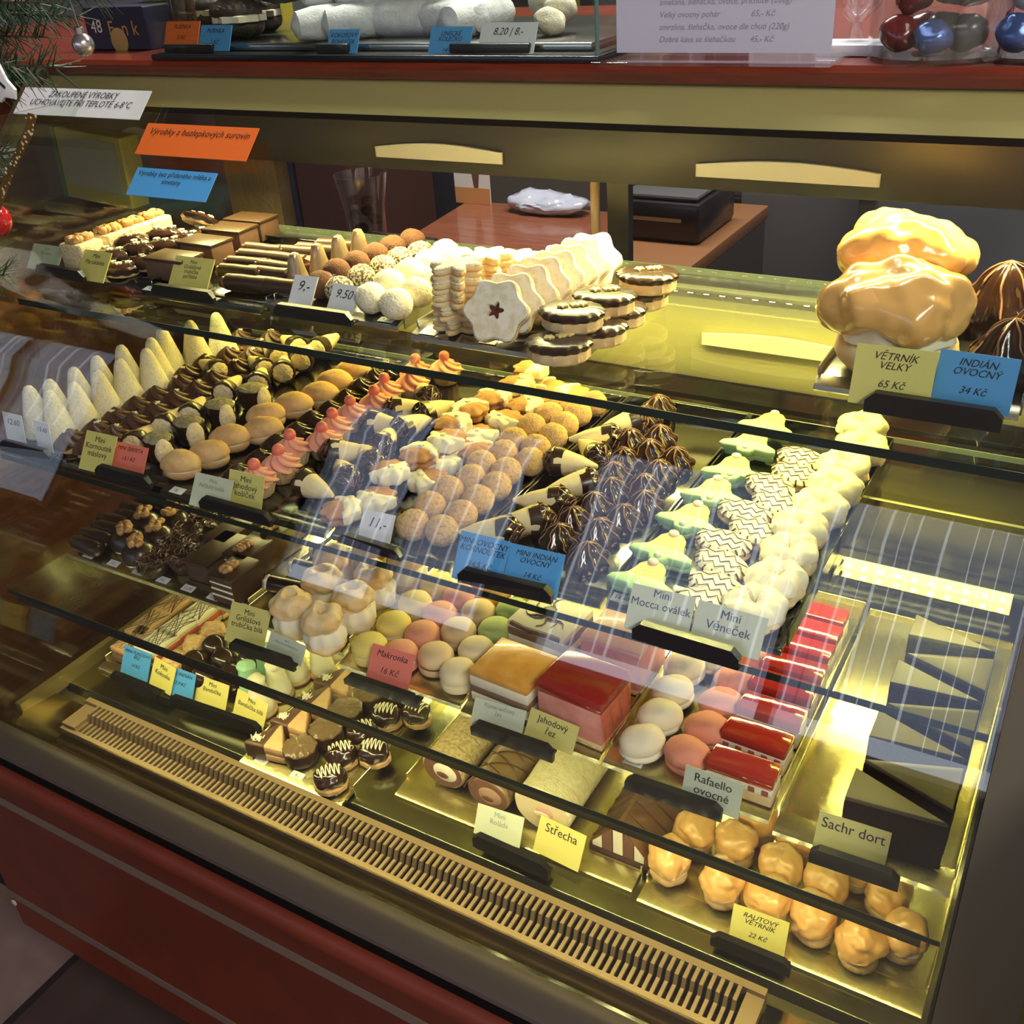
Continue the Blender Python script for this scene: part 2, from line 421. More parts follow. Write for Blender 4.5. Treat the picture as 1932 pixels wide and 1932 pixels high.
# ------------------------------------------------------------------ glass shelves (each lifts out: own things)
for nm, hh, y0, lab, th in (('glass_shelf', ZA, .853, 'top glass shelf with dark green front edge under the truffles', .009),
                            ('glass_shelf', ZB, .752, 'middle glass shelf under the cones, pink tarts and green bells', .008),
                            ('glass_shelf', ZC, .690, 'lowest glass shelf under the macarons and jelly slices', .006)):
    t = thing(nm, lab, 'shelf', (-.67, 1.0, z(hh) - .0145), 0, 'glass shelves of the display case')
    part('pane', box(B(), XL + .004, XR - .004, y0 + .0012, 1.284, z(hh) - .0145 - th, z(hh) - .0145), glassS, t, False)
    part('front_edge', box(B(), XL + .004, XR - .004, y0, y0 + .001, z(hh) - .0145 - th, z(hh) - .0145), glassE, t, False)
    part('back_edge', box(B(), XL + .004, XR - .004, 1.2845, 1.2855, z(hh) - .0145 - th, z(hh) - .0145), mat('edge_light', (.35, .40, .28), .2), t, False)
# ------------------------------------------------------------------ LED strips with their own light
ledm = mat('led_diode', (1, .9, .6), .4, emit=((1.0, .88, .45), 30))
ledh = mat('led_profile', (.55, .52, .35), .35, metal=.6)
def led(y, h, lab, power, tilt, x0=XL + .02, x1=XR - .02, wide=.014, colr=LED, pw=.008, spread=PI):
    t = thing('led_strip', lab, 'light', ((x0 + x1) / 2, y, z(h)), 0, 'LED strips of the display case')
    part('profile', box(B(), x0, x1, y - pw, y + pw, z(h), z(h) + .006, .001), ledh, t)
    if pw < .005: part('shade_lip', box(B(), x0, x1, y - pw - .0012, y - pw - .0004, z(h) - .0045, z(h) + .006), black, t, False)
    bm = B(); n = int((x1 - x0) / .022)
    for i in range(n):
        xx = x0 + .012 + i * .022
        box(bm, xx - .0035, xx + .0035, y - min(.0035, pw), y + min(.0035, pw), z(h) - .0018, z(h) + .0005)
    part('diodes', bm, ledm, t, False)
    l = area('led_strip_light', (0, 0, -.004), (tilt, 0, 0), x1 - x0, wide, power, colr, spread); l.parent = t
led(1.165, .2125, 'LED strip under the case top, above the top shelf', LEDP * 1.15, -.35, spread=2.1)
led(1.24, ZA + .0305, 'LED strip along the rear underside of the top glass shelf', LEDP * .42, -.5, wide=.016, colr=(1, .79, .13))
led(1.13, ZB + .0285, 'LED strip under the middle glass shelf', LEDP * .62, -.3, wide=.01, pw=.003)
led(.6945, ZC + .0270, 'LED strip along the front underside of the lowest glass shelf', LEDP * .17, .3, wide=.005, pw=.003)
led(1.12, ZC + .0270, 'LED strip along the rear underside of the lowest glass shelf', LEDP * .35, -.2, wide=.007, pw=.003)

sp_ = mk('wooden_side_panel', box(B(), -1.74, -1.70, .70, 1.79, .001, z(.185), .003), sidewood); tag(sp_, 'dark brown wooden panel standing left of the pastry case', 'panel')
# ------------------------------------------------------------------ pastry materials
choc = mat('dark_chocolate', (0.030, 0.013, 0.008), 0.30, coat=0.25, bump=(120, 0.15))
choc_sh = mat('shiny_chocolate', (0.026, 0.010, 0.006), 0.16, coat=0.5, bump=(60, 0.1))
choc_mk = mat('milk_chocolate', (0.10, 0.047, 0.026), 0.40, coat=0.1, bump=(90, 0.12))
choc_top = mat('chocolate_glaze', (0.045, 0.022, 0.012), 0.36, bump=(50, 0.08))
choc_cr = mat('chocolate_cream', (0.075, 0.030, 0.018), 0.42, coat=0.1)
choc_ln = mat('chocolate_line', (0.075, 0.034, 0.018), 0.35)
pinkbr = mat('cocoa_cream', (0.22, 0.10, 0.06), 0.6, bump=(200, 0.3))
cocoa = mat('cocoa_powder', (0.085, 0.030, 0.014), 0.9, bump=(600, 0.9), col2=(0.12, 0.045, 0.022), cscale=300)
coco = mat('white_coconut', (0.86, 0.80, 0.62), 0.85, bump=(380, 1.0), col2=(0.72, 0.63, 0.42), cscale=260, cut=(.45, .75))
coco_br = mat('speckled_coconut', (0.10, 0.055, 0.03), 0.85, bump=(420, 1.0), col2=(0.72, 0.66, 0.46), cscale=330, cut=(.47, .56))
nutco = mat('nut_crumb', (0.66, 0.43, 0.19), 0.85, bump=(420, 1.0), col2=(0.46, 0.27, 0.10), cscale=280, cut=(.45, .72))
crumb = mat('cream_crumb', (0.80, 0.68, 0.42), 0.85, bump=(300, 1.0), col2=(0.60, 0.43, 0.20), cscale=170, cut=(.5, .75))
walnut = mat('walnut', (0.52, 0.30, 0.13), 0.6, bump=(220, 0.5), col2=(0.36, 0.18, 0.07), cscale=120)
biscuit = mat('biscuit', (0.66, 0.42, 0.19), 0.8, bump=(300, 0.4), col2=(0.55, 0.32, 0.13), cscale=60)
paleb = mat('pale_biscuit', (0.78, 0.60, 0.33), 0.8, bump=(300, 0.4), col2=(0.70, 0.48, 0.23), cscale=60)
gingerb = mat('gingerbread', (0.48, 0.23, 0.085), 0.75, bump=(240, 0.4), col2=(0.40, 0.18, 0.06), cscale=50)
sugar = mat('powdered_sugar', (0.82, 0.77, 0.64), 0.9, bump=(500, 0.6), col2=(0.70, 0.60, 0.42), cscale=90)
cream = mat('cream', (0.86, 0.78, 0.60), 0.5, sss=0.15, bump=(60, 0.1))
white_ic = mat('white_icing', (0.84, 0.78, 0.58), 0.40, bump=(60, 0.1))
yellow_ic = mat('yellow_icing', (0.80, 0.66, 0.25), 0.45)
pinkc = mat('pink_cream', (0.78, 0.36, 0.27), 0.5, sss=0.1)
raspb = mat('pink_sugar_ball', (0.74, 0.17, 0.13), 0.45, bump=(300, 0.2))
waf = mat('wafer', (0.80, 0.66, 0.38), 0.7, bump=(160, 0.3))
puff = mat('choux_puff', (0.76, 0.50, 0.20), 0.65, bump=(70, 0.5), col2=(0.84, 0.66, 0.38), cscale=55)
caram = mat('caramel_fondant', (0.70, 0.40, 0.13), 0.32, coat=0.2, bump=(40, 0.12))
caram2 = mat('caramel_glaze', (0.74, 0.42, 0.13), 0.2, coat=0.45, bump=(30, 0.08))
jelly = mat('red_jelly', (0.42, 0.020, 0.012), 0.10, coat=0.7, bump=(45, 0.35), sss=0.0)
jelly2 = mat('strawberry_jelly', (0.36, 0.012, 0.010), 0.14, coat=0.6)
pinkm = mat('pink_mousse', (0.78, 0.33, 0.27), 0.55, col2=(0.70, 0.25, 0.20), cscale=40, bump=(80, .15))
pinkt = mat('pink_topping', (0.83, 0.42, 0.33), 0.30, coat=0.3, bump=(40, 0.5))
orange = mat('orange_glaze', (0.80, 0.42, 0.08), 0.25, coat=0.4, col2=(0.70, 0.30, 0.04), cscale=40, bump=(50, .3))
sponge_d = mat('dark_sponge', (0.075, 0.034, 0.02), 0.85, bump=(220, 0.8))
sponge_b = mat('brown_sponge', (0.20, 0.11, 0.06), 0.85, bump=(220, 0.8))
sponge_l = mat('light_sponge', (0.72, 0.52, 0.24), 0.85, bump=(200, 0.7))
redlay = mat('red_filling', (0.55, 0.10, 0.06), 0.6, bump=(80, .2))
caram_top = mat('caramel_icing', (0.56, 0.34, 0.15), 0.35)
greenm = mat('green_icing', (0.38, 0.62, 0.33), 0.45, bump=(200, .1))
mint = mat('mint_meringue', (0.40, 0.70, 0.48), 0.6, bump=(90, .15))
mac = {}
for k_, c_ in (('yellow', (.80, .64, .16)), ('salmon', (.76, .33, .20)), ('orange', (.80, .40, .14)), ('beige', (.70, .52, .29)), ('cream', (.82, .68, .40)), ('green', (.45, .56, .19)),
               ('ivory', (.84, .74, .52)), ('pink', (.78, .28, .16))):
    mac[k_] = mat('macaron_' + k_, c_, 0.62, bump=(260, 0.15))
glaze_gel = mat('gelatine_glaze', (0.30, 0.22, 0.12), 0.14, coat=0.6, bump=(50, .3), col2=(0.20, 0.13, 0.07), cscale=40)
sachr = mat('sachr_glaze', (0.105, 0.082, 0.036), 0.45, coat=0.0, bump=(30, .15))
sachr_sp = mat('sachr_sponge', (0.016, 0.007, 0.004), 0.8, spec=0.1, bump=(150, .8))
silverf = mat('crumpled_film', (0.75, 0.55, 0.35), 0.12, coat=.5)

K = {}
def kind(f): K[f.__name__] = f; return f
def P(t, name, bm, m, smooth=True): return mk(name, bm, m, t, smooth)
def walnut_bm(r=.012, seed=0, c=(0, 0, 0)):
    rnd = random.Random(seed); bm = B()
    for s in (-1, 1):
        for k in range(4):
            a = -1.1 + 2.2 * k / 3
            blob(bm, r * .42, 2, (1, 1, .8), r * .18, 160, seed + k + s * 9, (c[0] + s * r * .38 * math.cos(a * .6) + rnd.uniform(-1, 1) * r * .08, c[1] + r * .85 * math.sin(a), c[2] + r * .25))
    blob(bm, r * .3, 2, (.5, 2.2, .6), 0, 1, 0, (c[0], c[1], c[2] + r * .12))
    return bm
def swirl(bm, R, H, lobes=7, twist=2.2, amp=.24, z0=0, n=56, L=14, top=.1, c=(0, 0)):
    prof = []
    for i in range(L + 1):
        t = i / L
        prof.append((R * (1 - t ** 1.6) * (1 - .0) + R * top * (1 - t) + .0004, z0 + H * t))
    wob = lambda a, t, zz: 1 + amp * (abs(math.sin((a + twist * t) * lobes / 2)) * 2 - 1)
    lathe(bm, prof, n, wob, (c[0], c[1], 0)); return bm
@kind
def walnut_cake(t, s):
    P(t, 'cake', box(B(), -.023, .023, -.022, .022, 0, .042, .004, 3), crumb)
    P(t, 'walnut', walnut_bm(.017, s, (0, 0, .042)), walnut)
@kind
def star_oval(t, s):
    P(t, 'biscuit', prism(B(), oval(.028, .019), 0, .007, .002), paleb)
    P(t, 'chocolate_coat', prism(B(), oval(.030, .021, 36, .04, 9), .003, .0145, .003, dome=.003), choc_sh)
    bm = B()
    for k, (x, y) in enumerate(((-.013, .003), (.002, -.004), (.013, .004))):
        prism(bm, [(x + p[0], y + p[1]) for p in starpts(5, .0055, .003, 2, k)], .017, .0195, .0004)
    P(t, 'star_sprinkles', bm, white_ic)
@kind
def paris_slab(t, s):
    P(t, 'cream_body', box(B(), -.036, .036, -.022, .022, 0, .028, .003), mat('slab_body', (.12, .058, .034), .55, bump=(150, .3)))
    P(t, 'chocolate_top', box(B(), -.0375, .0375, -.0235, .0235, .0275, .032, .0015), choc_top)
@kind
def choc_tube(t, s):
    P(t, 'tube', lathe(B(), [(.0085, -.033), (.0115, -.032), (.0118, -.01), (.0112, .012), (.0118, .032), (.0085, .033)], 18, lambda a, u, zz: 1 + .05 * noise.noise(Vector((a * 2, zz * 90, s))), (0, 0, .0115), 'x'), choc_top)
    for sg in (-1, 1):
        bm = B(); prof = [(.0088, .0325), (.0095, .036), (.006, .041), (.0015, .044)]
        lathe(bm, [(r, sg * zz) for r, zz in prof], 28, lambda a, u, zz: 1 + .16 * math.sin(a * 6 + u * 2), (0, 0, .0115), 'x')
        P(t, 'cream_end', bm, pinkbr)
@kind
def glazed_cone(t, s):
    P(t, 'cone', lathe(B(), [(.015, 0), (.0165, .006), (.014, .018), (.011, .030), (.0095, .040), (.006, .047), (.001, .049)], 24, lambda a, u, zz: 1 + .10 * noise.noise(Vector((math.cos(a) * 2, math.sin(a) * 2, zz * 70 + s)))), glaze_gel)
def ball(name, r, m, amp=.001, fr2=500, flat=.8):
    def f(t, s):
        bm = B(); blob(bm, r, 4, (1, 1, .93), r * .06, 45, s, (0, 0, r * .86), -r * .86, amp, fr2)
        P(t, 'ball', bm, m)
    K[name] = f
ball('cocoa_truffle', .0195, cocoa, .0010)
ball('speckled_ball', .0185, coco_br, .0016, 700)
ball('coconut_ball', .0205, coco, .0014, 600)
ball('nut_ball', .0195, nutco, .0014, 600)
@kind
def star_sandwich(t, s):
    P(t, 'lower_biscuit', prism(B(), starpts(6, .032, .0175, 4), 0, .0065, .002, .0004, s), paleb)
    P(t, 'upper_biscuit', prism(B(), starpts(6, .032, .0175, 4, .12), .007, .0135, .002, .0004, s), paleb)
    P(t, 'sugar_top', prism(B(), starpts(6, .0315, .017, 4, .12), .0125, .0158, .0018, .0012, s + 3, .001), coco)
@kind
def window_cookie(t, s):
    n = 48; out = [(.034 + .0035 * math.cos(6 * 2 * PI * i / n)) for i in range(n)]; inn = [.0075 + .0022 * math.cos(5 * 2 * PI * i / n) for i in range(n)]
    for nm, z0, z1, m, hole in (('lower_biscuit', 0, .0085, paleb, False), ('upper_biscuit', .0095, .018, sugar, True)):
        bm = B()
        if not hole:
            prism(bm, [(r * math.cos(2 * PI * i / n), r * math.sin(2 * PI * i / n)) for i, r in enumerate(out)], z0, z1, .002)
        else:
            lv = []
            for k_, zz in ((.94, z1), (1, z1 - .002), (1, z0)): lv.append([bm.verts.new((r * k_ * math.cos(2 * PI * i / n), r * k_ * math.sin(2 * PI * i / n), zz)) for i, r in enumerate(out)])
            for k_, zz in ((1, z0), (1, z1 - .001), (1.1, z1)): lv.append([bm.verts.new((r * k_ * math.cos(2 * PI * i / n), r * k_ * math.sin(2 * PI * i / n), zz)) for i, r in enumerate(inn)])
            for a, b in zip(lv, lv[1:] + lv[:1]):
                for i in range(n): bm.faces.new((a[i], a[(i + 1) % n], b[(i + 1) % n], b[i]))
        P(t, nm, bm, m)
    P(t, 'jam', prism(B(), oval(.0095, .0095), .0085, .0115, .0008), mat('jam', (.10, .02, .012), .2, coat=.5))
@kind
def choc_oval(t, s):
    P(t, 'biscuit', prism(B(), oval(.034, .027, 40, .03, 16), 0, .015, .003), paleb)
    P(t, 'cream_line', prism(B(), oval(.033, .026), .014, .0165, .001), cream)
    P(t, 'chocolate_top', prism(B(), oval(.0365, .0295, 64, .035, 16), .0125, .0225, .0035, dome=.001), choc)
    bm = B()
    for k, (x, y) in enumerate(((-.009, -.004), (.003, .002), (.010, .006))):
        prism(bm, [(x + p[0], y + p[1]) for p in starpts(5, .0065, .0035, 2, k * .7)], .0235, .0262, .0005)
    P(t, 'yellow_stars', bm, yellow_ic)
@kind
def big_puff(t, s):
    bm = B(); blob(bm, .048, 4, (1.1, 1, .52), .006, 40, s, (0, 0, .022), -.022, .0015, 110); P(t, 'choux_base', bm, puff)
    P(t, 'cream_filling', lathe(B(), [(.038, .028), (.049, .034), (.047, .048), (.042, .056), (.03, .06)], 40, lambda a, u, zz: 1 + .05 * math.sin(a * 9 + u) + .05 * noise.noise(Vector((math.cos(a) * 2, math.sin(a) * 2, s)))), cream)
    bm = B(); blob(bm, .054, 5, (1.14, 1.06, .66), .016, 24, s + 5, (0, 0, .062), -.020, .0035, 70); P(t, 'caramel_lid', bm, caram2)
@kind
def indian(t, s, R=.033, H=.054, mb=None, lm=None):
    bm = B(); L = 16; lob = 8
    tw = .5
    def rad(u): return R * (.86 + .14 * math.sin(PI * min(u * 1.6, 1))) * max(1 - u ** 2.1, .0015) ** .62
    prof = [(max(rad(i / L), .0008), H * (i / L)) for i in range(L + 1)]
    wob = lambda a, u, zz: 1 + .13 * math.cos((a + tw * u) * lob)
    lathe(bm, prof, 64, wob); P(t, 'chocolate_swirl', bm, mb or choc_sh)
    bm = B()
    for k in range(lob):
        path = []
        for i in range(4, L + 1):
            u = i / L; a = 2 * PI * k / lob - tw * u; r = rad(u) * 1.13 + .0002
            path.append((r * math.cos(a) + .0012 * math.sin(u * 17 + k), r * math.sin(a), H * u + .0004))
        tube(bm, path, .00065 if R < .03 else .0009, 5)
    P(t, 'ridge_line', bm, lm or mat('light_choc_line', (.26, .13, .08), .35)); 
@kind
def small_indian(t, s): 
    P(t, 'biscuit', prism(B(), oval(.019, .019), 0, .007, .002), biscuit)
    indian(t, s, .0225, .031)
@kind
def coconut_cone(t, s):
    bm = B(); lathe(bm, [(.0235, 0), (.0262, .003), (.0248, .010), (.0180, .036), (.0118, .059), (.0093, .068), (.0055, .0745), (.0006, .0765)], 32, lambda a, u, zz: 1 + .02 * noise.noise(Vector((math.cos(a) * 3, math.sin(a) * 3, zz * 90 + s))))
    P(t, 'cone', bm, coco)
@kind
def swirl_tart(t, s):
    P(t, 'biscuit', prism(B(), oval(.0215, .0215, 36, .03, 12), 0, .010, .003), biscuit)
    bm = B(); swirl(bm, .020, .023, 6, 1.7, .23, .009, 72); P(t, 'chocolate_swirl', bm, choc_cr)
    bm = B(); prism(bm, [(p[0] + .004, p[1] - .003) for p in starpts(5, .0055, .003, 2, s)], .0275, .0295, .0004); P(t, 'star_sprinkle', bm, white_ic)
@kind
def filled_horn(t, s):   # wafer horn lying along -y axis, filled end towards the customer
    L = .058
    prof = [(.0165, 0), (.0185, .001), (.0175, .004), (.012, L * .6), (.006, L)]
    P(t, 'wafer', lathe(B(), [(r, zz) for r, zz in prof], 28, None, (0, -.02, .0185), 'y'), waf)
    P(t, 'chocolate_dip', lathe(B(), [(.0165, -.0012), (.0192, -.0005), (.0196, .004), (.0178, .014), (.0155, .019)], 28, lambda a, u, zz: 1 + (.03 * math.sin(a * 5 + s) if u > .6 else 0), (0, -.0205, .0185), 'y'), choc)
    bm = B(); blob(bm, .0158, 4, (1, .35, 1), .001, 90, s, (0, -.021, .0185), None, .0016, 420); P(t, 'nut_filling', bm, crumb)
@kind
def horn_cup(t, s):     # dark dipped piece standing, cut filled side up
    P(t, 'chocolate_cup', lathe(B(), [(.013, 0), (.0165, .002), (.021, .028), (.0215, .031), (.019, .032)], 30, lambda a, u, zz: 1 + .03 * math.sin(a * 6 + s), sx=1.2), choc)
    bm = B(); blob(bm, .0195, 4, (1.2, 1, .25), .001, 90, s, (0, 0, .031), None, .0015, 420); P(t, 'nut_filling', bm, mat('grey_nut_filling', (.34, .30, .19), .8, bump=(300, .9), col2=(.22, .19, .11), cscale=150))
    bm = B(); blob(bm, .016, 3, (.35, .8, 1.25), .0015, 90, s + 1, (.0255, -.003, .019), None, .001, 420); P(t, 'nut_side', bm, crumb)
@kind
def walnut_shell(t, s):
    bm = B(); blob(bm, .024, 4, (1.12, .86, .58), .0016, 60, s, (0, 0, .0125), None, .0005, 260)
    for v in bm.verts:
        if v.co.z > .0135: v.co.z = .0135 + (v.co.z - .0135) * .2
    P(t, 'lower_shell', bm, biscuit)
    P(t, 'cream_line', lathe(B(), [(.018, .013), (.0225, .0145), (.0225, .0165), (.018, .018)], 36, None, sx=1.12, sy=.88), cream)
    bm = B(); blob(bm, .0255, 4, (1.12, .88, .74), .0018, 60, s + 2, (0, 0, .0185), -.001, .0007, 220); P(t, 'upper_shell', bm, biscuit)
@kind
def dark_basket(t, s):
    P(t, 'chocolate_cup', lathe(B(), [(.013, 0), (.019, .010), (.0195, .012), (.017, .0125)], 32, lambda a, u, zz: 1 + .05 * math.cos(a * 14)), choc)
    bm = B(); swirl(bm, .0195, .020, 8, 1.9, .20, .011, 80); P(t, 'chocolate_swirl', bm, choc_sh)
@kind
def pink_tart(t, s):
    P(t, 'pastry_basket', lathe(B(), [(.016, 0), (.0178, .002), (.0235, .019), (.0247, .0215), (.021, .022)], 56, lambda a, u, zz: 1 + .035 * math.cos(a * 14)), paleb)
    bm = B(); swirl(bm, .0208, .0215, 7, 1.8, .22, .0195, 84); P(t, 'pink_swirl', bm, pinkc)
    bm = B(); blob(bm, .0082, 3, (1, 1, 1), .0003, 200, s, (0, 0, .0425)); P(t, 'sugar_ball', bm, raspb)
@kind
def choc_cone(t, s):    # wafer cone lying, chocolate swirl towards the customer
    L = .055
    P(t, 'wafer_cone', lathe(B(), [(.0165, 0), (.0185, .002), (.011, L * .6), (.0025, L)], 28, None, (0, -.016, .0185), 'y'), waf)
    P(t, 'chocolate_band', lathe(B(), [(.017, -.0008), (.0192, .0002), (.0178, .008), (.0166, .013)], 28, lambda a, u, zz: 1 + (.05 * math.sin(a * 3 + s) if u > .6 else 0), (0, -.0165, .0185), 'y'), choc)
    bm = B(); lathe(bm, [(.0178, 0), (.0165, -.005), (.0125, -.011), (.006, -.016), (.0006, -.019)], 56, lambda a, u, zz: 1 + .13 * math.sin((a + u * 2.4) * 8), (0, -.0165, .0185), 'y'); P(t, 'chocolate_swirl', bm, choc_sh)
    bm = B()
    for k in range(8):
        path = []
        for i in range(12):
            u = i / 11; a = 2 * PI * k / 8 + .2 - u * 2.4; r = .0178 * (1 - u) * 1.13 + .0006; yy = -.0165 - .019 * (1 - (1 - u) ** 1.5)
            path.append((r * math.cos(a), yy - .0003, .0185 + r * math.sin(a)))
        tube(bm, path, .0005, 4)
    P(t, 'ridge_line', bm, mat('light_choc_line', (.26, .13, .08), .35))
def half(pts, k):   # part of an outline with x < k
    out = []
    for i in range(len(pts)):
        a, b = pts[i], pts[(i + 1) % len(pts)]
        if a[0] <= k: out.append(a)
        if (a[0] <= k) != (b[0] <= k):
            u = (k - a[0]) / (b[0] - a[0]); out.append((k, a[1] + (b[1] - a[1]) * u))
    return out
@kind
def dipped_star(t, s):
    pts = starpts(8, .0265, .0222, 4)
    P(t, 'lower_biscuit', prism(B(), pts, 0, .0075, .0025), gingerb)
    P(t, 'upper_biscuit', prism(B(), pts, .0085, .016, .003, dome=.003), gingerb)
    P(t, 'white_coat', prism(B(), [(p[0] * 1.04, p[1] * 1.04) for p in half(pts, .003)], .0015, .0175, .003, dome=.0028), white_ic)
    P(t, 'star_sprinkle', prism(B(), [(p[0] - .008, p[1]) for p in starpts(5, .0045, .0028, 2, s)], .0195, .0222, .0006), white_ic)
@kind
def bell_cookie(t, s):
    q = [(-.036, -.019), (-.034, -.012), (-.022, -.006), (-.018, .002), (-.015, .014), (-.008, .021), (-.003, .022), (0, .026), (.003, .022), (.008, .021), (.015, .014), (.018, .002), (.022, -.006), (.034, -.012), (.036, -.019),
         (.030, -.022), (.012, -.022), (.008, -.028), (0, -.030), (-.008, -.028), (-.012, -.022), (-.030, -.022)]
    P(t, 'lower_biscuit', prism(B(), [(x * .96, y * .96) for x, y in q], 0, .007, .0015), greenm)
    P(t, 'upper_biscuit', prism(B(), q, .010, .016, .0015), mat('yellow_biscuit', (.78, .55, .20), .8, bump=(300, .4)))
    lo = [(x * 1.03, y * 1.03) for x, y in [(y_, x_) for x_, y_ in half([(y, x) for x, y in q], -.005)]]
    P(t, 'green_icing', prism(B(), lo, .0085, .0175, .0025), greenm)
    bm = B(); blob(bm, .0042, 2, (1, 1, .7), 0, 1, 0, (0, -.022, .0185)); blob(bm, .0048, 2, (1.3, 1, .6), 0, 1, 0, (-.002, .019, .017)); P(t, 'sugar_pearl', bm, white_ic)
@kind
def mocca_oval(t, s):
    P(t, 'lower_biscuit', prism(B(), oval(.031, .0205), 0, .0075, .003), paleb)
    P(t, 'upper_biscuit', prism(B(), oval(.031, .0205), .0085, .0165, .0035, dome=.001), white_ic)
    bm = B(); zt = .0182
    for k in range(3):
        path = []
        for i in range(9):
            x = -.027 + .054 * i / 8; y = -.010 + .010 * k + (.0035 if (i % 2) else -.0035)
            if (x / .029) ** 2 + (y / .0185) ** 2 < 1: path.append((x, y, zt))
        if len(path) > 2: tube(bm, path, .0007, 5)
    for i in range(9):
        a = PI + PI * (i + .5) / 9
        tube(bm, [(.0265 * math.cos(a), .0175 * math.sin(a), zt - .0005), (.0312 * math.cos(a), .0207 * math.sin(a), .0145), (.0313 * math.cos(a), .0208 * math.sin(a), .010)], .0011, 5)
    P(t, 'chocolate_lines', bm, choc_ln)
@kind
def cream_ring(t, s):
    def ringm(R, r, zc, amp, fr, sd, ml=1.0):
        bm = B(); rings = []
        for i in range(40):
            a = 2 * PI * i / 40; ring = []
            for k in range(18):
                b = 2 * PI * k / 18; rr = r * (1 + amp * noise.noise(Vector((math.cos(a) * fr, math.sin(a) * fr, b * .8 + sd))))
                ring.append(bm.verts.new(((R + rr * math.cos(b)) * math.cos(a), (R + rr * math.cos(b)) * math.sin(a), zc + rr * ml * math.sin(b))))
            rings.append(ring)
        for i in range(40):
            for k in range(18): bm.faces.new((rings[i][k], rings[(i + 1) % 40][k], rings[(i + 1) % 40][(k + 1) % 18], rings[i][(k + 1) % 18]))
        return bm
    P(t, 'choux_ring', ringm(.0165, .0135, .0135, .35, 2.2, s), mat('pale_choux', (.80, .62, .34), .6, bump=(70, .4)))
    P(t, 'cream_glaze', ringm(.0165, .0142, .021, .45, 2.4, s + 4, .9), white_ic)
@kind
def eclair(t, s):
    P(t, 'eclair', lathe(B(), [(.003, -.033), (.010, -.030), (.0135, -.02), (.0135, .02), (.010, .030), (.003, .033)], 22, None, (0, 0, .0125), 'y', 1, .92), choc)
@kind
def walnut_dome(t, s):
    P(t, 'cream_base', lathe(B(), [(.020, 0), (.024, .003), (.023, .010), (.018, .012)], 32), cream)
    bm = B(); blob(bm, .0255, 4, (1.05, 1, .95), .001, 60, s, (0, 0, .010), -.003); P(t, 'chocolate_dome', bm, choc)
    P(t, 'walnut', walnut_bm(.0155, s, (0, 0, .0335)), walnut)
@kind
def shaving_nest(t, s):
    rnd = random.Random(s)
    P(t, 'chocolate_cup', lathe(B(), [(.018, 0), (.024, .012), (.0245, .018), (.02, .022), (.012, .019), (.004, .017)], 32), choc)
    bm = B()
    for k in range(90):
        a = rnd.uniform(0, 2 * PI); r = rnd.gauss(.0185, .004); zz = rnd.uniform(.015, .029); d = rnd.uniform(0, 2 * PI); l = rnd.uniform(.004, .008)
        x, y = r * math.cos(a), r * math.sin(a)
        tube(bm, [(x - l * math.cos(d), y - l * math.sin(d), zz), (x, y, zz + rnd.uniform(0, .003)), (x + l * math.cos(d), y + l * math.sin(d), zz + rnd.uniform(-.004, .002))], .0007, 4)
    P(t, 'chocolate_shavings', bm, choc_mk)
@kind
def glazed_bar(t, s):
    P(t, 'sponge', box(B(), -.022, .022, -.045, .045, 0, .030, .002), sponge_d)
    P(t, 'glaze', box(B(), -.023, .023, -.046, .046, .0285, .0335, .0015), choc_top)
@kind
def layer_slice(t, s):
    w, d = .021, .030
    zz = 0
    for i, (h, m, nm) in enumerate(((.010, sponge_d, 'sponge_layer'), (.0035, cream, 'cream_layer'), (.007, sponge_d, 'sponge_layer'), (.0035, cream, 'cream_layer'), (.007, sponge_d, 'sponge_layer'), (.003, cream, 'cream_layer'), (.007, sponge_d, 'sponge_layer'))):
        P(t, nm, box(B(), -w, w, -d, d, zz, zz + h, .0008, 1), m); zz += h
    P(t, 'glaze', box(B(), -w - .0008, w + .0012, -d - .0005, d, zz - .001, zz + .004, .0012), choc_top)
    P(t, 'side_glaze', box(B(), w, w + .0015, -d, d, .001, zz + .002, .0005, 1), choc_top)
    P(t, 'walnut', walnut_bm(.0125, s, (-.002, -.006, zz + .004)), walnut)
@kind
def nut_tube(t, s):
    P(t, 'tube', lathe(B(), [(.010, -.034), (.0122, -.033), (.0125, .033), (.010, .034)], 20, lambda a, u, zz: 1 + .09 * noise.noise(Vector((math.cos(a) * 3, math.sin(a) * 3, zz * 160 + s))), (0, 0, .0125), 'x'), choc)
    for sg in (-1, 1):
        P(t, 'cream_end', lathe(B(), [(r, sg * q) for r, q in ((.0098, .033), (.0115, .037), (.009, .042), (.003, .045))], 28, lambda a, u, zz: 1 + .12 * math.sin(a * 6), (0, 0, .0125), 'x'), cream)
@kind
def profiterole(t, s):
    bm = B(); blob(bm, .026, 4, (1, 1, .55), .003, 60, s, (0, 0, .013), -.011, .001, 160); P(t, 'choux_base', bm, puff)
    P(t, 'whipped_cream', lathe(B(), [(.019, .013), (.0258, .018), (.0262, .029), (.022, .036), (.012, .039)], 48, lambda a, u, zz: 1 + .05 * math.sin(a * 9 + u * 1.5 + s)), cream)
    bm = B(); blob(bm, .0255, 4, (1, 1, .70), .0055, 62, s + 7, (0, 0, .046), -.010, .0018, 150)
    for v in bm.verts:
        q = math.hypot(v.co.x, v.co.y)
        if v.co.z > .052: v.co.z -= .012 * max(0, 1 - q / .010)
    P(t, 'choux_lid', bm, puff)
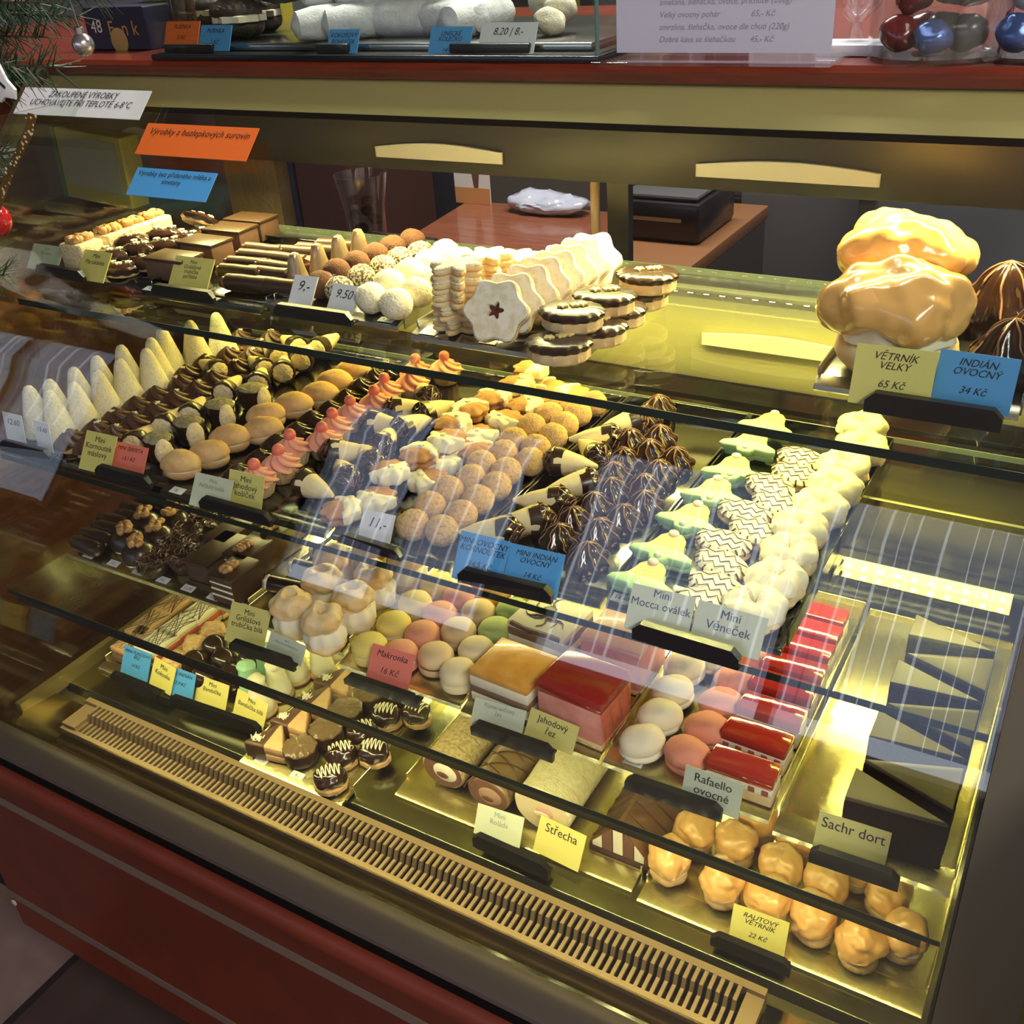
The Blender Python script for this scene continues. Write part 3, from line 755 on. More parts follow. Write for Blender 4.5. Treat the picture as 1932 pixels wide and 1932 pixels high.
def macaron(nm, col, R=.0235, fill=None):
    def f(t, s):
        P(t, 'lower_shell', lathe(B(), [(R * .8, 0), (R * .97, .003), (R, .008), (R * .97, .011), (R * .8, .012)], 40), mac[col])
        P(t, 'filling', lathe(B(), [(R * .8, .0105), (R * .93, .0115), (R * .93, .0155), (R * .8, .0165)], 40, lambda a, u, zz: 1 + .02 * noise.noise(Vector((math.cos(a) * 4, math.sin(a) * 4, s)))), fill or cream)
        P(t, 'upper_shell', lathe(B(), [(R * .85, .015), (R * .98, .0155), (R * 1.0, .018), (R * .98, .022), (R * .86, .0275), (R * .62, .0315), (R * .3, .0335), (.0008, .034)], 40), mac[col])
    K[nm] = f
for k_ in ('yellow', 'salmon', 'orange', 'beige', 'cream', 'green'): macaron('macaron_' + k_, k_)
macaron('macaron_cocoa', 'beige', .0235, mat('choc_filling', (.16, .075, .04), .6))
def oblong(nm, col):
    def f(t, s):
        bm = B(); blob(bm, .0255, 4, (1.0, .84, .36), .002, 50, s, (0, 0, .009), -.007, .0004, 300); P(t, 'lower_shell', bm, mac[col])
        P(t, 'filling', lathe(B(), [(.019, .012), (.0235, .0135), (.0235, .017), (.019, .019)], 36, None, sx=1, sy=.85), mac[col])
        bm = B(); blob(bm, .0265, 4, (1.0, .86, .62), .0022, 50, s + 3, (0, 0, .0195), -.002, .0006, 300); P(t, 'upper_shell', bm, mac[col])
    K[nm] = f
oblong('oblong_ivory', 'ivory'); oblong('oblong_pink', 'pink')
def stack(t, w, d, layers, bev=.001):
    zz = 0
    for nm, h, m in layers:
        P(t, nm, box(B(), -w, w, -d, d, zz, zz + h, bev, 2), m); zz += h - .0002
    return zz
@kind
def white_slice(t, s):
    zz = stack(t, .042, .036, (('sponge', .018, sponge_b), ('cream_layer', .012, cream), ('sponge', .012, sponge_b), ('white_top', .010, white_ic)), .002)
    bm = B(); rnd = random.Random(4)
    for k in range(9):
        x0, y0 = rnd.uniform(-.012, .004), rnd.uniform(-.01, .01); a = k * 2 * PI / 9 + .3; l = rnd.uniform(.018, .036)
        tube(bm, [(max(-.041, min(.041, x0 + l * u * math.cos(a + .5 * math.sin(3 * u)))), max(-.035, min(.035, y0 + l * u * math.sin(a + .5 * math.sin(3 * u)))), zz + .0006) for u in (0, .2, .4, .6, .8, 1)], .0022, 6, True)
    tube(bm, [(-.036, -.0355, zz - .002), (-.01, -.0362, zz - .004), (.02, -.0362, zz - .002), (.036, -.0358, zz - .003)], .0035, 6)
    blob(bm, .010, 3, (.9, 1.4, .25), .002, 100, 2, (-.006, .004, zz))
    P(t, 'chocolate_drizzle', bm, choc_mk)
@kind
def orange_slice(t, s):
    stack(t, .041, .036, (('sponge', .006, sponge_b), ('cream_layer', .013, cream), ('brown_sponge', .010, sponge_b), ('cream_layer', .015, cream), ('orange_top', .009, orange)), .0025)
@kind
def pink_slice(t, s):
    stack(t, .041, .034, (('pastry_base', .008, sponge_l), ('pink_mousse', .048, pinkm), ('pink_topping', .008, pinkt)), .0025)
@kind
def strawberry_slice(t, s):
    stack(t, .042, .034, (('pastry_base', .009, sponge_l), ('pink_mousse', .045, pinkm), ('red_jelly', .016, jelly2)), .002)
    bm = B(); vs = []
    for i in range(12):
        y = -.036 + .072 * i / 11
        vs.append([bm.verts.new((.0445 + .003 * math.sin(i * 2.1 + k), y, .002 + .068 * k / 5)) for k in range(6)])
    for a, b in zip(vs, vs[1:]):
        for k in range(5): bm.faces.new((a[k], b[k], b[k + 1], a[k + 1]))
    bmesh.ops.solidify(bm, geom=bm.faces[:], thickness=.0004)
    P(t, 'plastic_film', bm, glassmat('film', (.95, .80, .68), 1.5, .08))
@kind
def jelly_slice(t, s):
    zz = stack(t, .036, .0155, (('sponge', .014, sponge_l), ('cream_layer', .010, cream), ('red_jelly', .013, jelly)), .0018)
    bm = B()
    for k in range(5): box(bm, -.033 + k * .0145, -.026 + k * .0145, -.0162, -.0152, .015, .0225, .0005, 1)
    P(t, 'fruit_cubes', bm, mat('fruit_cube', (.35, .10, .06), .5))
def lattice(t, zz, w, d, m=None):
    bm = B()
    for k in range(-2, 3):
        for sg in (-1, 1):
            x0 = k * .014
            tube(bm, [(x0 - sg * d * .8, -d, zz), (x0 + sg * d * .8, d, zz)] if abs(x0) + d * .8 < w else [(max(-w, min(w, x0 - sg * d * .8)), -d * .9, zz), (max(-w, min(w, x0 + sg * d * .8)), d * .9, zz)], .0008, 5)
    P(t, 'chocolate_lattice', bm, m or choc_ln)
@kind
def caramel_slice(t, s):
    zz = stack(t, .021, .034, (('sponge', .016, sponge_b), ('cream_layer', .006, pinkbr), ('caramel_icing', .008, caram_top)), .002); lattice(t, zz, .020, .033)
@kind
def punch_slice(t, s):
    zz = stack(t, .022, .030, (('sponge', .010, sponge_l), ('red_filling', .010, redlay), ('sponge', .005, sponge_l), ('white_icing', .007, white_ic)), .002); lattice(t, zz, .021, .029)
@kind
def coconut_macaroon(t, s):
    bm = B(); blob(bm, .021, 4, (1.1, 1, .75), .004, 70, s, (0, 0, .015), -.014, .003, 240); P(t, 'macaroon', bm, mat('toasted_coconut', (.66, .38, .17), .8, bump=(300, .8), col2=(.76, .52, .26), cscale=120))
@kind
def choc_ball(t, s):
    P(t, 'biscuit', prism(B(), oval(.019, .019), 0, .006, .002), choc)
    bm = B(); blob(bm, .0225, 4, (1, 1, 1), .0006, 60, s, (0, 0, .0215)); P(t, 'chocolate_dome', bm, choc_sh)
def bomb(nm, m):
    def f(t, s):
        P(t, 'biscuit', prism(B(), oval(.019, .019), 0, .007, .0025), biscuit)
        bm = B(); lathe(bm, [(.015, .006), (.0165, .010), (.0155, .016), (.0130, .030), (.0112, .046), (.0110, .051)], 30, lambda a, u, zz: 1 + .05 * noise.noise(Vector((math.cos(a) * 2, math.sin(a) * 2, zz * 60 + s)))); P(t, 'meringue', bm, m)
        bm = B(); blob(bm, .0120, 3, (1, 1, .6), .003, 110, s, (0, 0, .0515)); P(t, 'meringue_tip', bm, m)
    K[nm] = f
bomb('bomb_green', mint); bomb('bomb_white', white_ic)
@kind
def triangle_cookie(t, s):
    tri = [(-.026, -.018), (.026, -.018), (.027, -.016), (.002, .024), (-.002, .024), (-.027, -.016)]
    tri = [(x, y) for x, y in tri]
    P(t, 'lower_biscuit', prism(B(), tri, 0, .011, .002), biscuit); P(t, 'upper_biscuit', prism(B(), tri, .012, .024, .002), biscuit)
    P(t, 'chocolate_dip', prism(B(), [(x * 1.05, y * 1.05) for x, y in half(tri, 0.0)], .0005, .0255, .0025), choc_mk)
    rnd = random.Random(s); bm = B()
    for k in range(45):
        a = rnd.uniform(0, 2 * PI); r = rnd.uniform(0, .0085); x, y = -.014 + r * math.cos(a), -.009 + r * .7 * math.sin(a); d = rnd.uniform(0, PI)
        tube(bm, [(x, y, .0262), (x + .0035 * math.cos(d), y + .0035 * math.sin(d), .0262 + rnd.uniform(.0005, .004))], .0006, 4)
    P(t, 'coconut_flakes', bm, white_ic)
@kind
def round_choc(t, s):
    P(t, 'chocolate_body', lathe(B(), [(.021, 0), (.0235, .003), (.0235, .020), (.022, .023), (.018, .024)], 40, lambda a, u, zz: 1 + .02 * math.sin(a * 11 + s)), choc)
    bm = B(); lathe(bm, [(.022, .0215), (.0245, .023), (.0245, .026), (.020, .0285), (.014, .0292), (.008, .030), (.001, .0296)], 60, lambda a, u, zz: 1 + .05 * math.sin(a * 10 + s) * (1 - u)); 
    for v in bm.verts: v.co.z += .0012 * math.sin(v.co.x * 700 + 1.5 * math.sin(v.co.y * 260)) if v.co.z > .026 else 0
    P(t, 'wavy_icing', bm, mat('olive_choc', (.16, .105, .05), .28, coat=.3))
@kind
def drizzle_choc(t, s):
    P(t, 'biscuit', prism(B(), oval(.023, .019, 36, .03, 10), 0, .012, .003), biscuit)
    bm = B(); blob(bm, .022, 4, (1.05, .92, .72), .004, 80, s, (0, 0, .019), -.009, .001, 200); P(t, 'chocolate_lump', bm, choc_sh)
    rnd = random.Random(s); bm = B(); path = []
    for i in range(44):
        u = i / 43; x = -.016 + .032 * u; y = .011 * math.sin(u * 34); path.append((x, y, .0195 + .0158 * math.sqrt(max(0, 1 - (x / .0235) ** 2 - (y / .0205) ** 2)) + .001))
    tube(bm, path, .0009, 5); P(t, 'white_drizzle', bm, white_ic)
def roulade(nm, mo, mi, lines, L=.21, R=.034, grooves=True, amp=.0006):
    def f(t, s):
        N = 40; bm = B(); prof = [(R * .93, -L / 2), (R, -L / 2 + .003)]
        for i in range(1, N): prof.append((R, -L / 2 + L * i / N))
        prof += [(R, L / 2 - .003), (R * .9, L / 2)]
        if grooves:
            prof2 = []
            for r, q in prof:
                prof2.append((r, q))
            prof = []
            k = 0
            for r, q in prof2:
                prof.append((r, q))
            for gi in range(1, 8):
                g = -L / 2 + gi * L / 8; prof += [(R, g - .0018), (R * .955, g), (R, g + .0018)]
            prof.sort(key=lambda p: p[1])
        lathe(bm, prof, 48, lambda a, u, zz: 1 + .03 * noise.noise(Vector((math.cos(a) * 2, math.sin(a) * 2, zz * 30 + s))), (0, 0, R * .88), 'y', 1, .88)
        P(t, 'rolled_sponge', bm, mo)
        P(t, 'cocoa_layer', lathe(B(), [(R * .88, -L / 2 - .0012), (R * .9, -L / 2 - .0002)], 40, None, (0, 0, R * .88), 'y', 1, .88), mi[0])
        cr = .5 if nm != 'coconut_roulade' else .26
        P(t, 'cream_core', lathe(B(), [(R * cr, -L / 2 - .0022), (R * (cr + .06), -L / 2 - .0010)], 40, lambda a, u, zz: 1 + .12 * math.sin(a + 1), (R * .08, 0, R * .86), 'y', 1, .82), mi[1])
        P(t, 'cocoa_curl', lathe(B(), [(R * .16, -L / 2 - .0030), (R * .2, -L / 2 - .002)], 24, None, (R * .02, 0, R * .74), 'y', 1.5, .8), mi[0])
        if lines:
            bm = B()
            for k in range(16):
                y0 = -L / 2 + .01 + k * .0115; sg = 1 if k % 2 else -1; path = []
                for i in range(11):
                    a = .25 + (PI - .5) * i / 10; path.append((R * 1.012 * math.cos(a), y0 + sg * .018 * (i / 10 - .5) * 2, R * .88 + R * .9 * math.sin(a)))
                tube(bm, path, .001, 5)
            P(t, 'chocolate_lines', bm, choc_ln)
    K[nm] = f
cocsp = mat('cocoa_sponge', (.17, .075, .045), .8, bump=(200, .5)); 
roulade('nut_roulade', mat('nut_coat', (.66, .52, .28), .85, bump=(350, 1.0), col2=(.45, .30, .13), cscale=200), (cocsp, cream), False)
roulade('choc_roulade', mat('choc_coat', (.21, .125, .05), .33, coat=.2), (cocsp, mat('cocoa_mousse', (.40, .24, .16), .6)), True, .20, .032, False)
roulade('coconut_roulade', mat('coconut_coat', (.82, .74, .48), .85, bump=(420, .9), col2=(.72, .62, .36), cscale=160), (mat('coco_inner', (.74, .62, .38), .8), mat('pink_core', (.66, .38, .32), .6)), False, .23, .041)
@kind
def roof_cake(t, s):
    L = .19; H = .062; w = .042
    def pr(k, z0, zt): return [(-w * k, z0), (w * k, z0), (w * .06, zt), (-w * .06, zt)]
    bm = B(); a = []
    for y in (-L / 2, L / 2): a.append([bm.verts.new((x, y, q)) for x, q in pr(1, .010, H)])
    for i in range(4): bm.faces.new((a[0][i], a[0][(i + 1) % 4], a[1][(i + 1) % 4], a[1][i]))
    bm.faces.new(a[0][::-1]); bm.faces.new(a[1]); P(t, 'chocolate_glaze', bm, mat('roof_glaze', (.17, .085, .035), .18, coat=.4), False)
    P(t, 'base', box(B(), -w, w, -L / 2 - .001, L / 2, 0, .0102, .001), sponge_d)
    ms = (('cream_band', cream), ('cocoa_band', cocsp), ('cream_band', cream), ('cocoa_band', cocsp), ('cream_band', cream))
    for k, (nm, m) in enumerate(ms):
        x0 = -w * .86 + k * w * .34; x1 = x0 + w * .30
        def top(x): return .011 + (H - .013) * max(0, 1 - abs(x) / (w * .97))
        bm = B(); q = [(x0, .0105), (x1, .0105)] + ([(x1, top(x1)), (0, top(0)), (x0, top(x0))] if x0 < 0 < x1 else [(x1, top(x1)), (x0, top(x0))])
        v0 = [bm.verts.new((x, -L / 2 - .0014, zq)) for x, zq in q]; v1 = [bm.verts.new((x, -L / 2 + .001, zq)) for x, zq in q]
        for i in range(len(q)): bm.faces.new((v0[i], v0[(i + 1) % len(q)], v1[(i + 1) % len(q)], v1[i]))
        bm.faces.new(v0[::-1]); bm.faces.new(v1); P(t, nm, bm, m, False)
    bm = B()
    for k in range(8):
        y0 = -L / 2 + .012 + k * .022; tube(bm, [(-w * .99, y0, .012), (-w * .03, y0 + .010, H + .0005), (w * .03, y0 + .010, H + .0005), (w * .99, y0 + .022 if y0 + .022 < L / 2 else L / 2, .012)], .0011, 5)
    P(t, 'chocolate_lines', bm, choc_ln)
@kind
def caramel_puff(t, s):
    bm = B(); blob(bm, .0225, 4, (1, 1, .72), .003, 60, s, (0, 0, .0145), -.013, .001, 160); P(t, 'choux_base', bm, mat('caramel_choux', (.60, .38, .16), .55, bump=(60, .4)))
    P(t, 'cream_filling', lathe(B(), [(.016, .018), (.0222, .021), (.0222, .027), (.016, .031)], 36, lambda a, u, zz: 1 + .05 * math.sin(a * 4 + s) - (.12 if math.sin(a * 2 + s) > .2 else 0)), cream)
    bm = B(); blob(bm, .0262, 5, (1, 1, .96), .0065, 48, s + 7, (0, 0, .0365), -.0085, .0016, 130); P(t, 'caramel_lid', bm, caram)
# ------------------------------------------------------------------ trays
LEV = {'A': ZA, 'B': ZB, 'C': ZC, 'D': ZD}
def tray(lev, fl, fr, depth, label, m=None, lip=.022, stickers=(), y0=None):
    h = LEV[lev]; a = at(*fl, h); b = at(*fr, h); x0, x1 = a.x, b.x
    x1 = min(x1, XR - .006); x0 = max(x0, XL + .014)
    ya = y0 if y0 is not None else (a.y + b.y) / 2
    t = thing('baking_tray', label, 'tray', ((x0 + x1) / 2, ya + depth / 2, z(h) - .0075), 0, 'pastry trays')
    w = (x1 - x0) / 2; d = depth / 2; m = m or steel
    bm = B(); box(bm, -w, w, -d + lip, d, 0, .0065, .001)
    for s in (-1, 1): box(bm, s * w - .0012, s * w + .0012, -d + lip, d, -.0068, .0145, .0005, 1)
    box(bm, -w, w, d - .0012, d + .0012, .003, .0165, .0005, 1)
    P(t, 'tray_plate', bm, m)
    bm = B(); extrude_x(bm, [(-d + lip, .0065), (-d + .004, .0035), (-d, .0015), (-d - .001, -.0035), (-d + .002, -.006), (-d + .003, -.001), (-d + lip, .001)], -w, w); P(t, 'front_lip', bm, m)
    for u, s in stickers:
        bm = B(); box(bm, -.011, .011, -.006, .006, 0, .0004); o = P(t, 'price_sticker', bm, white, False)
        o.location = (-w + 2 * w * u, -d + lip * .55, .0066 - .0018); o.rotation_euler = (.16, 0, 0)
        text(s, .0075, o, (0, -.0028, .0005), (0, 0, 0), ink)
    return t
ink = mat('black_ink', (.012, .012, .016), .6)
blueink = mat('navy_ink', (.02, .025, .06), .6)
greyink = mat('grey_ink', (.28, .30, .28), .6)
TXT = []
def text(s, size, parent, loc, rot, m, shear=0.0, bold=0.0, align='CENTER', name='lettering', sp=1.0):
    c = bpy.data.curves.new('lettering_curve', 'FONT'); c.body = s; c.size = size; c.align_x = align; c.shear = shear; c.space_line = sp
    c.resolution_u = 3
    o = bpy.data.objects.new(name, c); COL.objects.link(o); o.parent = parent; o.location = loc; o.rotation_euler = rot
    TXT.append((o, m)); return o
def flush_text():
    bpy.context.view_layer.update()
    dg = bpy.context.evaluated_depsgraph_get()
    for o, m in TXT:
        me = bpy.data.meshes.new_from_object(o.evaluated_get(dg)); me.materials.clear(); me.materials.append(m)
        n = bpy.data.objects.new('lettering', me); COL.objects.link(n); n.parent = o.parent; n.location = o.location; n.rotation_euler = o.rotation_euler
    for o, m in TXT:
        c = o.data; bpy.data.objects.remove(o); bpy.data.curves.remove(c)
tray('A', (52, 530), (262, 545), .20, 'small tray on the left end of the top shelf under walnut cakes', darksteel, .012, y0=.935)
tray('A', (268, 545), (492, 575), .24, 'tray with chocolate slabs and chocolate tubes on the top shelf', darksteel, .014, ((.02, '9,-'),))
tray('A', (500, 572), (752, 605), .25, 'tray with truffles and white coconut balls on the top shelf', steel, .014, ((.9, '9.50'), ))
tray('A', (770, 625), (1085, 668), .255, 'tray with star cookies and chocolate ovals on the top shelf', steel, .016, ((.1, '7,90'), (.48, '9,-'), (.83, '7,30')))
tray('A', (1535, 715), (1925, 770), .26, 'tray with big caramel puffs on the right of the top shelf', steel, .016)
tray('B', (-60, 830), (372, 935), .46, 'wide tray with cones and walnut shells on the middle shelf', darksteel, .02, ((.90, '8,-'),))
tray('B', (380, 938), (612, 1000), .46, 'tray with pink tarts and dark baskets on the middle shelf', darksteel, .02)
tray('B', (620, 1003), (848, 1062), .46, 'tray with half dipped stars and nut balls on the middle shelf', darksteel, .02)
tray('B', (858, 1062), (1134, 1128), .46, 'tray with chocolate domes and cones on the middle shelf', darksteel, .02)
tray('B', (1143, 1130), (1475, 1220), .46, 'tray with green bells and mocca ovals on the middle shelf', darksteel, .02, ((.07, '14,40'),))
tray('C', (120, 1040), (452, 1150), .40, 'tray with walnut domes and layered slices on the lowest shelf', foil, .02, ((.12, '12,-'), (.27, '13,-'), (.42, '12,40'), (.56, '14,-'), (.70, '15,80'), (.84, '17,-'), (.97, '15,40')))
tray('C', (462, 1155), (637, 1231), .40, 'tray with cream filled choux puffs on the lowest shelf', foil, .018)
tray('C', (648, 1237), (858, 1335), .40, 'tray with colourful macarons on the lowest shelf', foil, .022)
tray('C', (866, 1337), (1132, 1425), .40, 'tray with four big cream cubes on the lowest shelf', foil, .018)
tray('C', (1140, 1425), (1448, 1547), .40, 'tray with oblong macarons and jelly slices on the lowest shelf', foil, .024, ((.17, '13,90'),))
tray('C', (1462, 1552), (1800, 1690), .40, 'gold tray under the dark chocolate torte at the right', foil, .026)
tray('D', (188, 1252), (500, 1390), .38, 'tray with lattice slices and chocolate balls on the case floor', foil, .018, ((.80, '6,-'),))
tray('D', (450, 1432), (640, 1518), .38, 'tray with triangle cookies and drizzled chocolates on the case floor', foil, .030, ((.16, '11,50'), (.52, '9,-'), (.86, '10,50')))
tray('D', (745, 1492), (1190, 1678), .36, 'tray with four rolled and roof shaped cakes on the case floor', foil, .030)
tray('D', (1200, 1695), (1740, 1912), .36, 'tray with caramel puffs in the front right corner', foil, .030)
# ------------------------------------------------------------------ pastry placement
Q = []
def row(lev, kd, pts, H, r, name, desc, cat, group, rz=0.0, jit=.25, dz=0, tilt=(0, 0), sc=1.0, order=None, lift=None):
    h = LEV[lev]; q = []
    for i, p in enumerate(pts):
        dzi = dz[i] if isinstance(dz, (list, tuple)) else dz
        w = at(p[0], p[1], h - (H / 2 + dzi))
        kk = kd[i] if isinstance(kd, (list, tuple)) else kd
        q.append(dict(k=kk, x=w.x, y=w.y, z=z(h) + dzi, r=r, rz=(p[2] if len(p) > 2 else rz), jit=jit, tilt=tilt, sc=sc, lev=lev, name=name, cat=cat, group=group, dz=dzi, H=H))
    q.sort(key=order or (lambda e: e['y']))
    for i, e in enumerate(q):
        e['label'] = (desc.replace('{o}', ORD[i]) if '{o}' in desc else desc) if len(pts) > 1 else desc
    Q.extend(q); return q
def lerp(a, b, n, t0=0.0):
    # evenly spaced in 3D is close to perspective spacing; used for unreadable stretches only
    return [(a[0] + (b[0] - a[0]) * (i / (n - 1)) ** .92, a[1] + (b[1] - a[1]) * (i / (n - 1)) ** .92) for i in range(n)]
# --- shelf A
row('A', 'walnut_cake', [(134, 478), (172, 457), (212, 442), (250, 432)], .042, .022, 'walnut_cake', 'pale crumb cake cube with walnut, {o} from the front on the top shelf', 'cake', 'walnut cake cubes', jit=.05)
row('A', 'star_oval', [(232, 503), (272, 492), (226, 478), (262, 468), (300, 462), (342, 446), (246, 452), (385, 438), (320, 440)], .02, .02, 'chocolate_oval_biscuit', 'dark oval biscuit with white star sprinkles, {o} from the front by the walnut cakes', 'biscuit', 'dark star sprinkled ovals', .3, .5, dz=[0, .004, .012, .016, .016, .016, .02, .012, .02])
row('A', 'star_oval', [(372, 412)], .02, .02, 'chocolate_oval_biscuit', 'dark star sprinkled oval biscuit tilted up at the back showing its pale side', 'biscuit', None, .3, .1, dz=.03, tilt=(-.6, .2))
row('A', 'paris_slab', [(330, 500), (388, 470), (436, 445), (476, 426)], .034, .028, 'chocolate_slab', 'chocolate topped cocoa cream slab, {o} from the front on the top shelf', 'cake', 'cocoa cream slabs', .03, .05)
row('A', 'choc_tube', [(468, 535), (523, 540), (455, 515), (510, 518), (470, 500), (525, 508), (490, 486), (545, 492), (500, 474), (560, 478)], .023, .013, 'chocolate_tube', 'chocolate tube with cocoa cream end, {o} nearest the front of its pile', 'pastry', 'chocolate tubes', .06, .06)
row('A', 'choc_tube', [(600, 474), (640, 466)], .023, .013, 'chocolate_tube', 'chocolate tube lying behind the glazed cones, {o} from the front', 'pastry', 'chocolate tubes', .06, .06)
row('A', 'glazed_cone', [(560, 510), (602, 492), (641, 476), (678, 464)], .049, .016, 'glazed_cone', 'brown glazed cone beside the cocoa truffles, {o} from the front', 'praline', 'glazed cones')
row('A', 'cocoa_truffle', [(606, 536), (636, 512), (672, 498), (708, 482), (740, 467), (778, 455)], .035, .019, 'cocoa_truffle', 'dark cocoa dusted truffle, {o} from the front of its row', 'truffle', 'cocoa truffles', 0, 3)
row('A', 'speckled_ball', [(640, 545), (682, 522), (722, 505), (757, 488), (790, 478)], .034, .0185, 'speckled_ball', 'coconut speckled chocolate ball, {o} from the front of its row', 'truffle', 'coconut speckled balls', 0, 3)
row('A', 'coconut_ball', [(700, 562), (735, 535), (775, 514), (808, 497), (840, 478)], .036, .0205, 'coconut_ball', 'white coconut ball in the left white row, {o} from the front', 'truffle', 'white coconut balls', 0, 3)
row('A', 'coconut_ball', [(747, 573), (785, 552), (815, 528), (845, 512), (872, 495)], .036, .0205, 'coconut_ball', 'white coconut ball in the right white row, {o} from the front', 'truffle', 'white coconut balls', 0, 3)
for (px, py), n, nm in (((858, 605), 5, 'nearest'), ((918, 557), 4, 'second'), ((968, 535), 3, 'third')):
    w = at(px, py, ZA - .012)
    for i in range(n):
        pos = 'on top of' if i == n - 1 else ('%s from the bottom of' % ORD[i])
        Q.append(dict(k='star_sandwich', x=w.x + random.uniform(-.002, .002), y=w.y + .012 + random.uniform(-.002, .002), z=z(ZA) + i * .0155, r=.028, rz=random.uniform(0, 1), jit=0, tilt=(0, 0), sc=1, lev='A', fix=1,
                      name='star_cookie', cat='cookie', group='stacked star cookies', label='sugared star sandwich cookie %s the %s star stack' % (pos, nm), dz=i * .0155, H=.016))
row('A', 'star_sandwich', [(1005, 488)], .016, .028, 'star_cookie', 'sugared star sandwich cookie lying tilted behind the stacks', 'cookie', None, .2, .1, dz=.032, tilt=(.15, -.1))
row('A', 'star_sandwich', [(1000, 505)], .016, .028, 'star_cookie', 'star sandwich cookie under the tilted one behind the stacks', 'cookie', None, .5, .1, dz=.014)
row('A', 'window_cookie', [(942, 598), (968, 583), (998, 566), (1022, 550), (1048, 538), (1072, 526), (1096, 513), (1118, 503)], .05, .010, 'window_cookie', 'powdered sandwich cookie leaning in its row, {o} from the front', 'cookie', 'leaning window cookies', .35, .08, tilt=(1.05, 0), dz=.004)
row('A', 'choc_oval', [(1068, 650)], .022, .031, 'chocolate_topped_cookie', 'scalloped chocolate cookie with yellow stars in the front corner of its tray', 'cookie', 'scalloped chocolate cookies', .3, .3)
row('A', 'choc_oval', [(1122, 622), (1165, 590), (1192, 570)], .022, .031, 'chocolate_topped_cookie', 'scalloped chocolate cookie with yellow stars lying low, {o} from the front', 'cookie', 'scalloped chocolate cookies', .3, .4)
row('A', 'choc_oval', [(1080, 598), (1140, 568), (1222, 528)], .022, .031, 'chocolate_topped_cookie', 'raised scalloped chocolate cookie with yellow stars, {o} from the front', 'cookie', 'scalloped chocolate cookies', .3, .4, dz=.022)
row('A', 'big_puff', [(1708, 584)], .10, .055, 'caramel_puff', 'huge caramel glazed cream puff at the front of the top shelf', 'pastry', None, .2, .1, sc=1.12)
row('A', 'big_puff', [(1738, 528)], .10, .055, 'caramel_puff', 'huge caramel glazed cream puff behind another on the top shelf', 'pastry', None, 1.2, .1, dz=.012, sc=1.15)
row('A', 'indian', [(1912, 652), (1952, 610)], .062, .033, 'chocolate_dome', 'tall ridged chocolate dome at the right edge, {o} from the front', 'pastry', 'tall ridged chocolate domes', 0, 2, sc=1.1)
row('A', 'indian', [(1868, 575)], .062, .033, 'chocolate_dome', 'tall ridged chocolate dome right behind the huge caramel puffs', 'pastry', 'tall ridged chocolate domes', 0, 2, sc=1.35)
# --- shelf B
row('B', 'coconut_cone', [(76, 776), (112, 762), (155, 745), (208, 716), (250, 698), (290, 682), (330, 662), (372, 650), (408, 638)], .074, .024, 'coconut_cone', 'white coconut cone in the left row, {o} from the front', 'pastry', 'white coconut cones', 0, 3)
row('B', 'coconut_cone', [(122, 782), (160, 770), (200, 748), (240, 724), (276, 704)], .074, .024, 'coconut_cone', 'white coconut cone in the right row, {o} from the front', 'pastry', 'white coconut cones', 0, 3)
row('B', 'swirl_tart', [(140, 826), (180, 806), (214, 784), (240, 765), (285, 748), (330, 722), (368, 705), (395, 688), (430, 668), (440, 645)], .030, .021, 'swirl_tart', 'dark chocolate swirl tart in the left row, {o} from the front', 'tart', 'dark swirl tarts', 0, 3)
row('B', 'swirl_tart', [(155, 840), (208, 816), (248, 795), (290, 778), (330, 752), (372, 735), (402, 715), (440, 693), (468, 676), (490, 655), (512, 640)], .030, .021, 'swirl_tart', 'dark chocolate swirl tart in the right row, {o} from the front', 'tart', 'dark swirl tarts', 0, 3)
row('B', 'filled_horn', [(268, 828, .5), (320, 796, .3), (372, 775, .5), (432, 733, .5), (490, 716, .4), (535, 694, .5), (574, 672, .4), (612, 650, .3)], .037, .020, 'filled_horn', 'nut filled wafer horn with dark rim, {o} from the front of its row', 'pastry', 'nut filled horns', .4, .2)
row('B', 'filled_horn', [(405, 690, 1.2), (470, 690, 1.0), (512, 668, 1.1), (552, 650, 1.0)], .037, .020, 'filled_horn', 'nut filled wafer horn turned sideways in the back row, {o} from the front', 'pastry', 'nut filled horns', 1, .2)
row('B', 'horn_cup', [(300, 842), (358, 812), (412, 778), (478, 748)], .036, .024, 'chocolate_cup', 'dark chocolate cup with grey nut filling, {o} from the front', 'pastry', 'dark filled cups', -.2, .3)
row('B', 'walnut_shell', [(351, 873), (403, 849), (441, 829), (480, 810), (511, 788), (557, 764), (598, 745), (629, 725), (661, 705)], .037, .024, 'walnut_cookie', 'walnut shaped cream cookie, {o} from the front of its row', 'cookie', 'walnut shaped cookies', .35, .4)
row('B', 'dark_basket', [(462, 895), (495, 868), (530, 840), (562, 815), (592, 792), (622, 775), (652, 752), (682, 730), (706, 712), (735, 694)], .030, .0195, 'chocolate_basket', 'small dark swirl basket left of the pink tarts, {o} from the front', 'tart', 'dark swirl baskets', 0, 3)
row('B', 'pink_tart', [(497, 885), (526, 868), (557, 848), (600, 828), (640, 800), (668, 780), (703, 758), (735, 738), (765, 722), (787, 706), (830, 695)], .048, .0225, 'pink_tart', 'pink cream tart with sugar ball, {o} from the front', 'tart', 'pink cream tarts', 0, 3)
row('B', 'choc_cone', [(590, 918, -1.7), (650, 893, .9), (690, 862, .8), (650, 852, -1.2), (727, 832, .2), (775, 803, -.3), (815, 776, -.2), (720, 800, -1.4), (765, 772, -1.0), (800, 742, .9)], .037, .021, 'chocolate_cone', 'wafer cone with chocolate swirl tip, {o} from the front beside the pink tarts', 'pastry', 'swirled wafer cones', 0, .15)
